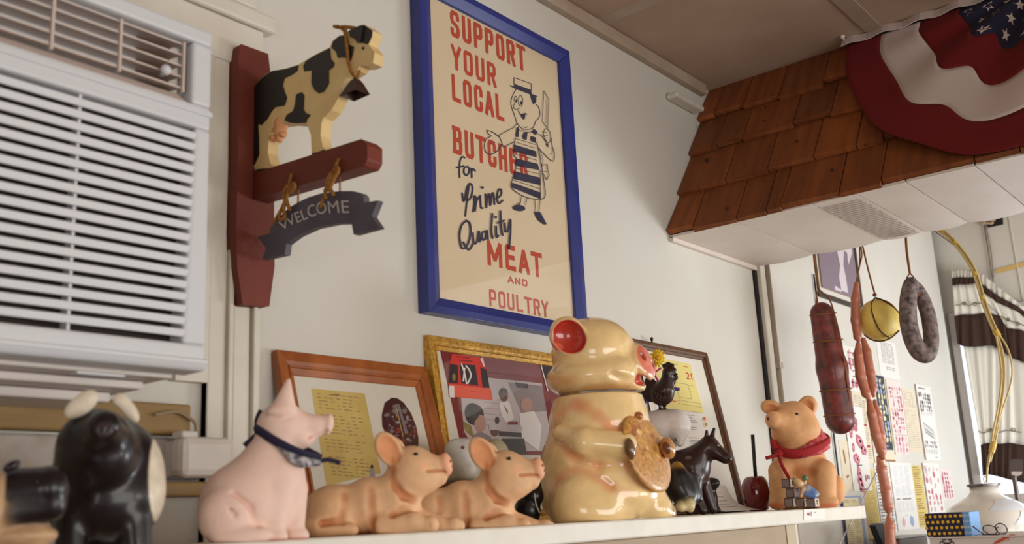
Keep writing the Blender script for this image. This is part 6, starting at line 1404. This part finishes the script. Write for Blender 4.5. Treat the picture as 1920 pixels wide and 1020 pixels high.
for (x, y) in ((1828, 570), (1808, 569), (1908, 607), (1890, 599)):
    b = MB(); c_ = on(x, y, 0, XCU-.017); b.tube([c_+np.array([0, .006*math.cos(a), .006*math.sin(a)]) for a in np.linspace(0, 6.283, 11)[:-1]], .002, 5, 0, True); b.build('stitched_flower', EM, va, smooth=True)
ca = thing('cafe_curtain', EQ(1840, 890), 'white cafe curtain with a dark brown hem behind the cream cords', 'curtain')
C0 = [(1804, 640), (1830, 640), (1863, 638), (1881, 648), (1896, 658), (1950, 680)]; C1 = [(1838, 834), (1850, 830), (1872, 832), (1895, 830), (1950, 840)]; C2 = [(1842, 892), (1855, 890), (1872, 894), (1893, 900), (1950, 912)]
cloth('white_panel', C0, C1, CWH, ca, .0045, 60, 10, .7, -.014); cloth('brown_hem', C1, C2, CBR, ca, .0045, 60, 4, .9, -.012)
b = MB(); P_ = [on(x, y, 0, XCU-.0) for x, y in smooth_pts([(1834, 808), (1845, 812), (1858, 806), (1872, 811), (1890, 807), (1915, 811)], sub=3)]; b.tube(P_, .0015, 5); b.build('embroidery', EM, ca)
for (x, y) in ((1858, 807), (1900, 806)):
    b = MB(); c_ = on(x, y, 0, XCU-.001); b.tube([c_+np.array([0, .006*math.cos(a), .006*math.sin(a)]) for a in np.linspace(0, 6.283, 11)[:-1]], .002, 5, 0, True); b.build('stitched_flower', EM, ca, smooth=True)
# cable outlet with knotted rope, tape, paint patches
t = thing('cable_outlet', EQ(1866, 425), 'square black hole in the end wall with a knotted rope and a hanging wire', 'outlet')
b = MB(); ik = Ink(ep, off=.001); ik.fill([(1850, 410), (1880, 404), (1881, 421), (1852, 427)], 0); ik.build('black_plate', DARKM, t)
RP = mat('grey_rope', (176, 150, 124), .8)
for L_ in ([(1838, 416), (1848, 411), (1858, 413), (1866, 412)], [(1840, 420), (1850, 418), (1858, 419), (1862, 416)], [(1834, 400), (1840, 410), (1845, 418)], [(1842, 398), (1843, 408), (1848, 416)]):
    b = MB(); b.tube([on(x, y, 0, XW-.015) for x, y in smooth_pts(L_)], .006, 6); b.build('rope', RP, t, smooth=True)
b = MB(); b.tube([on(1845, 421, 0, XW-.008), on(1853, 470, 0, XW-.008), on(1862, 528, 0, XW-.008)], .0025, 5); b.build('hanging_wire', mat('grey_wire', (110, 90, 80)), t, smooth=True)
b = MB(); b.tube([on(1848, 421, 0, XW-.006), on(1858, 470, 0, XW-.006), on(1863, 520, 0, XW-.006)], .0015, 5); b.build('hanging_wire', mat('grey_wire', (110, 90, 80)), t, smooth=True)
ik = Ink(ep, off=.0012); ik.fill([(1866, 505), (1930, 488), (1930, 497), (1868, 513)], 0); ik.build('tape_strip', mat('yellow_masking_tape', (206, 172, 104), .6), None, label='strip of yellow masking tape on the end wall', cat='tape')
vs_ = EQ(1885, 420)[1]
MB().box((XW-.004, vs_-.02, 1.2), (XW, vs_-.016, ZC)).build('trim_6', TRIMW, kind='structure')
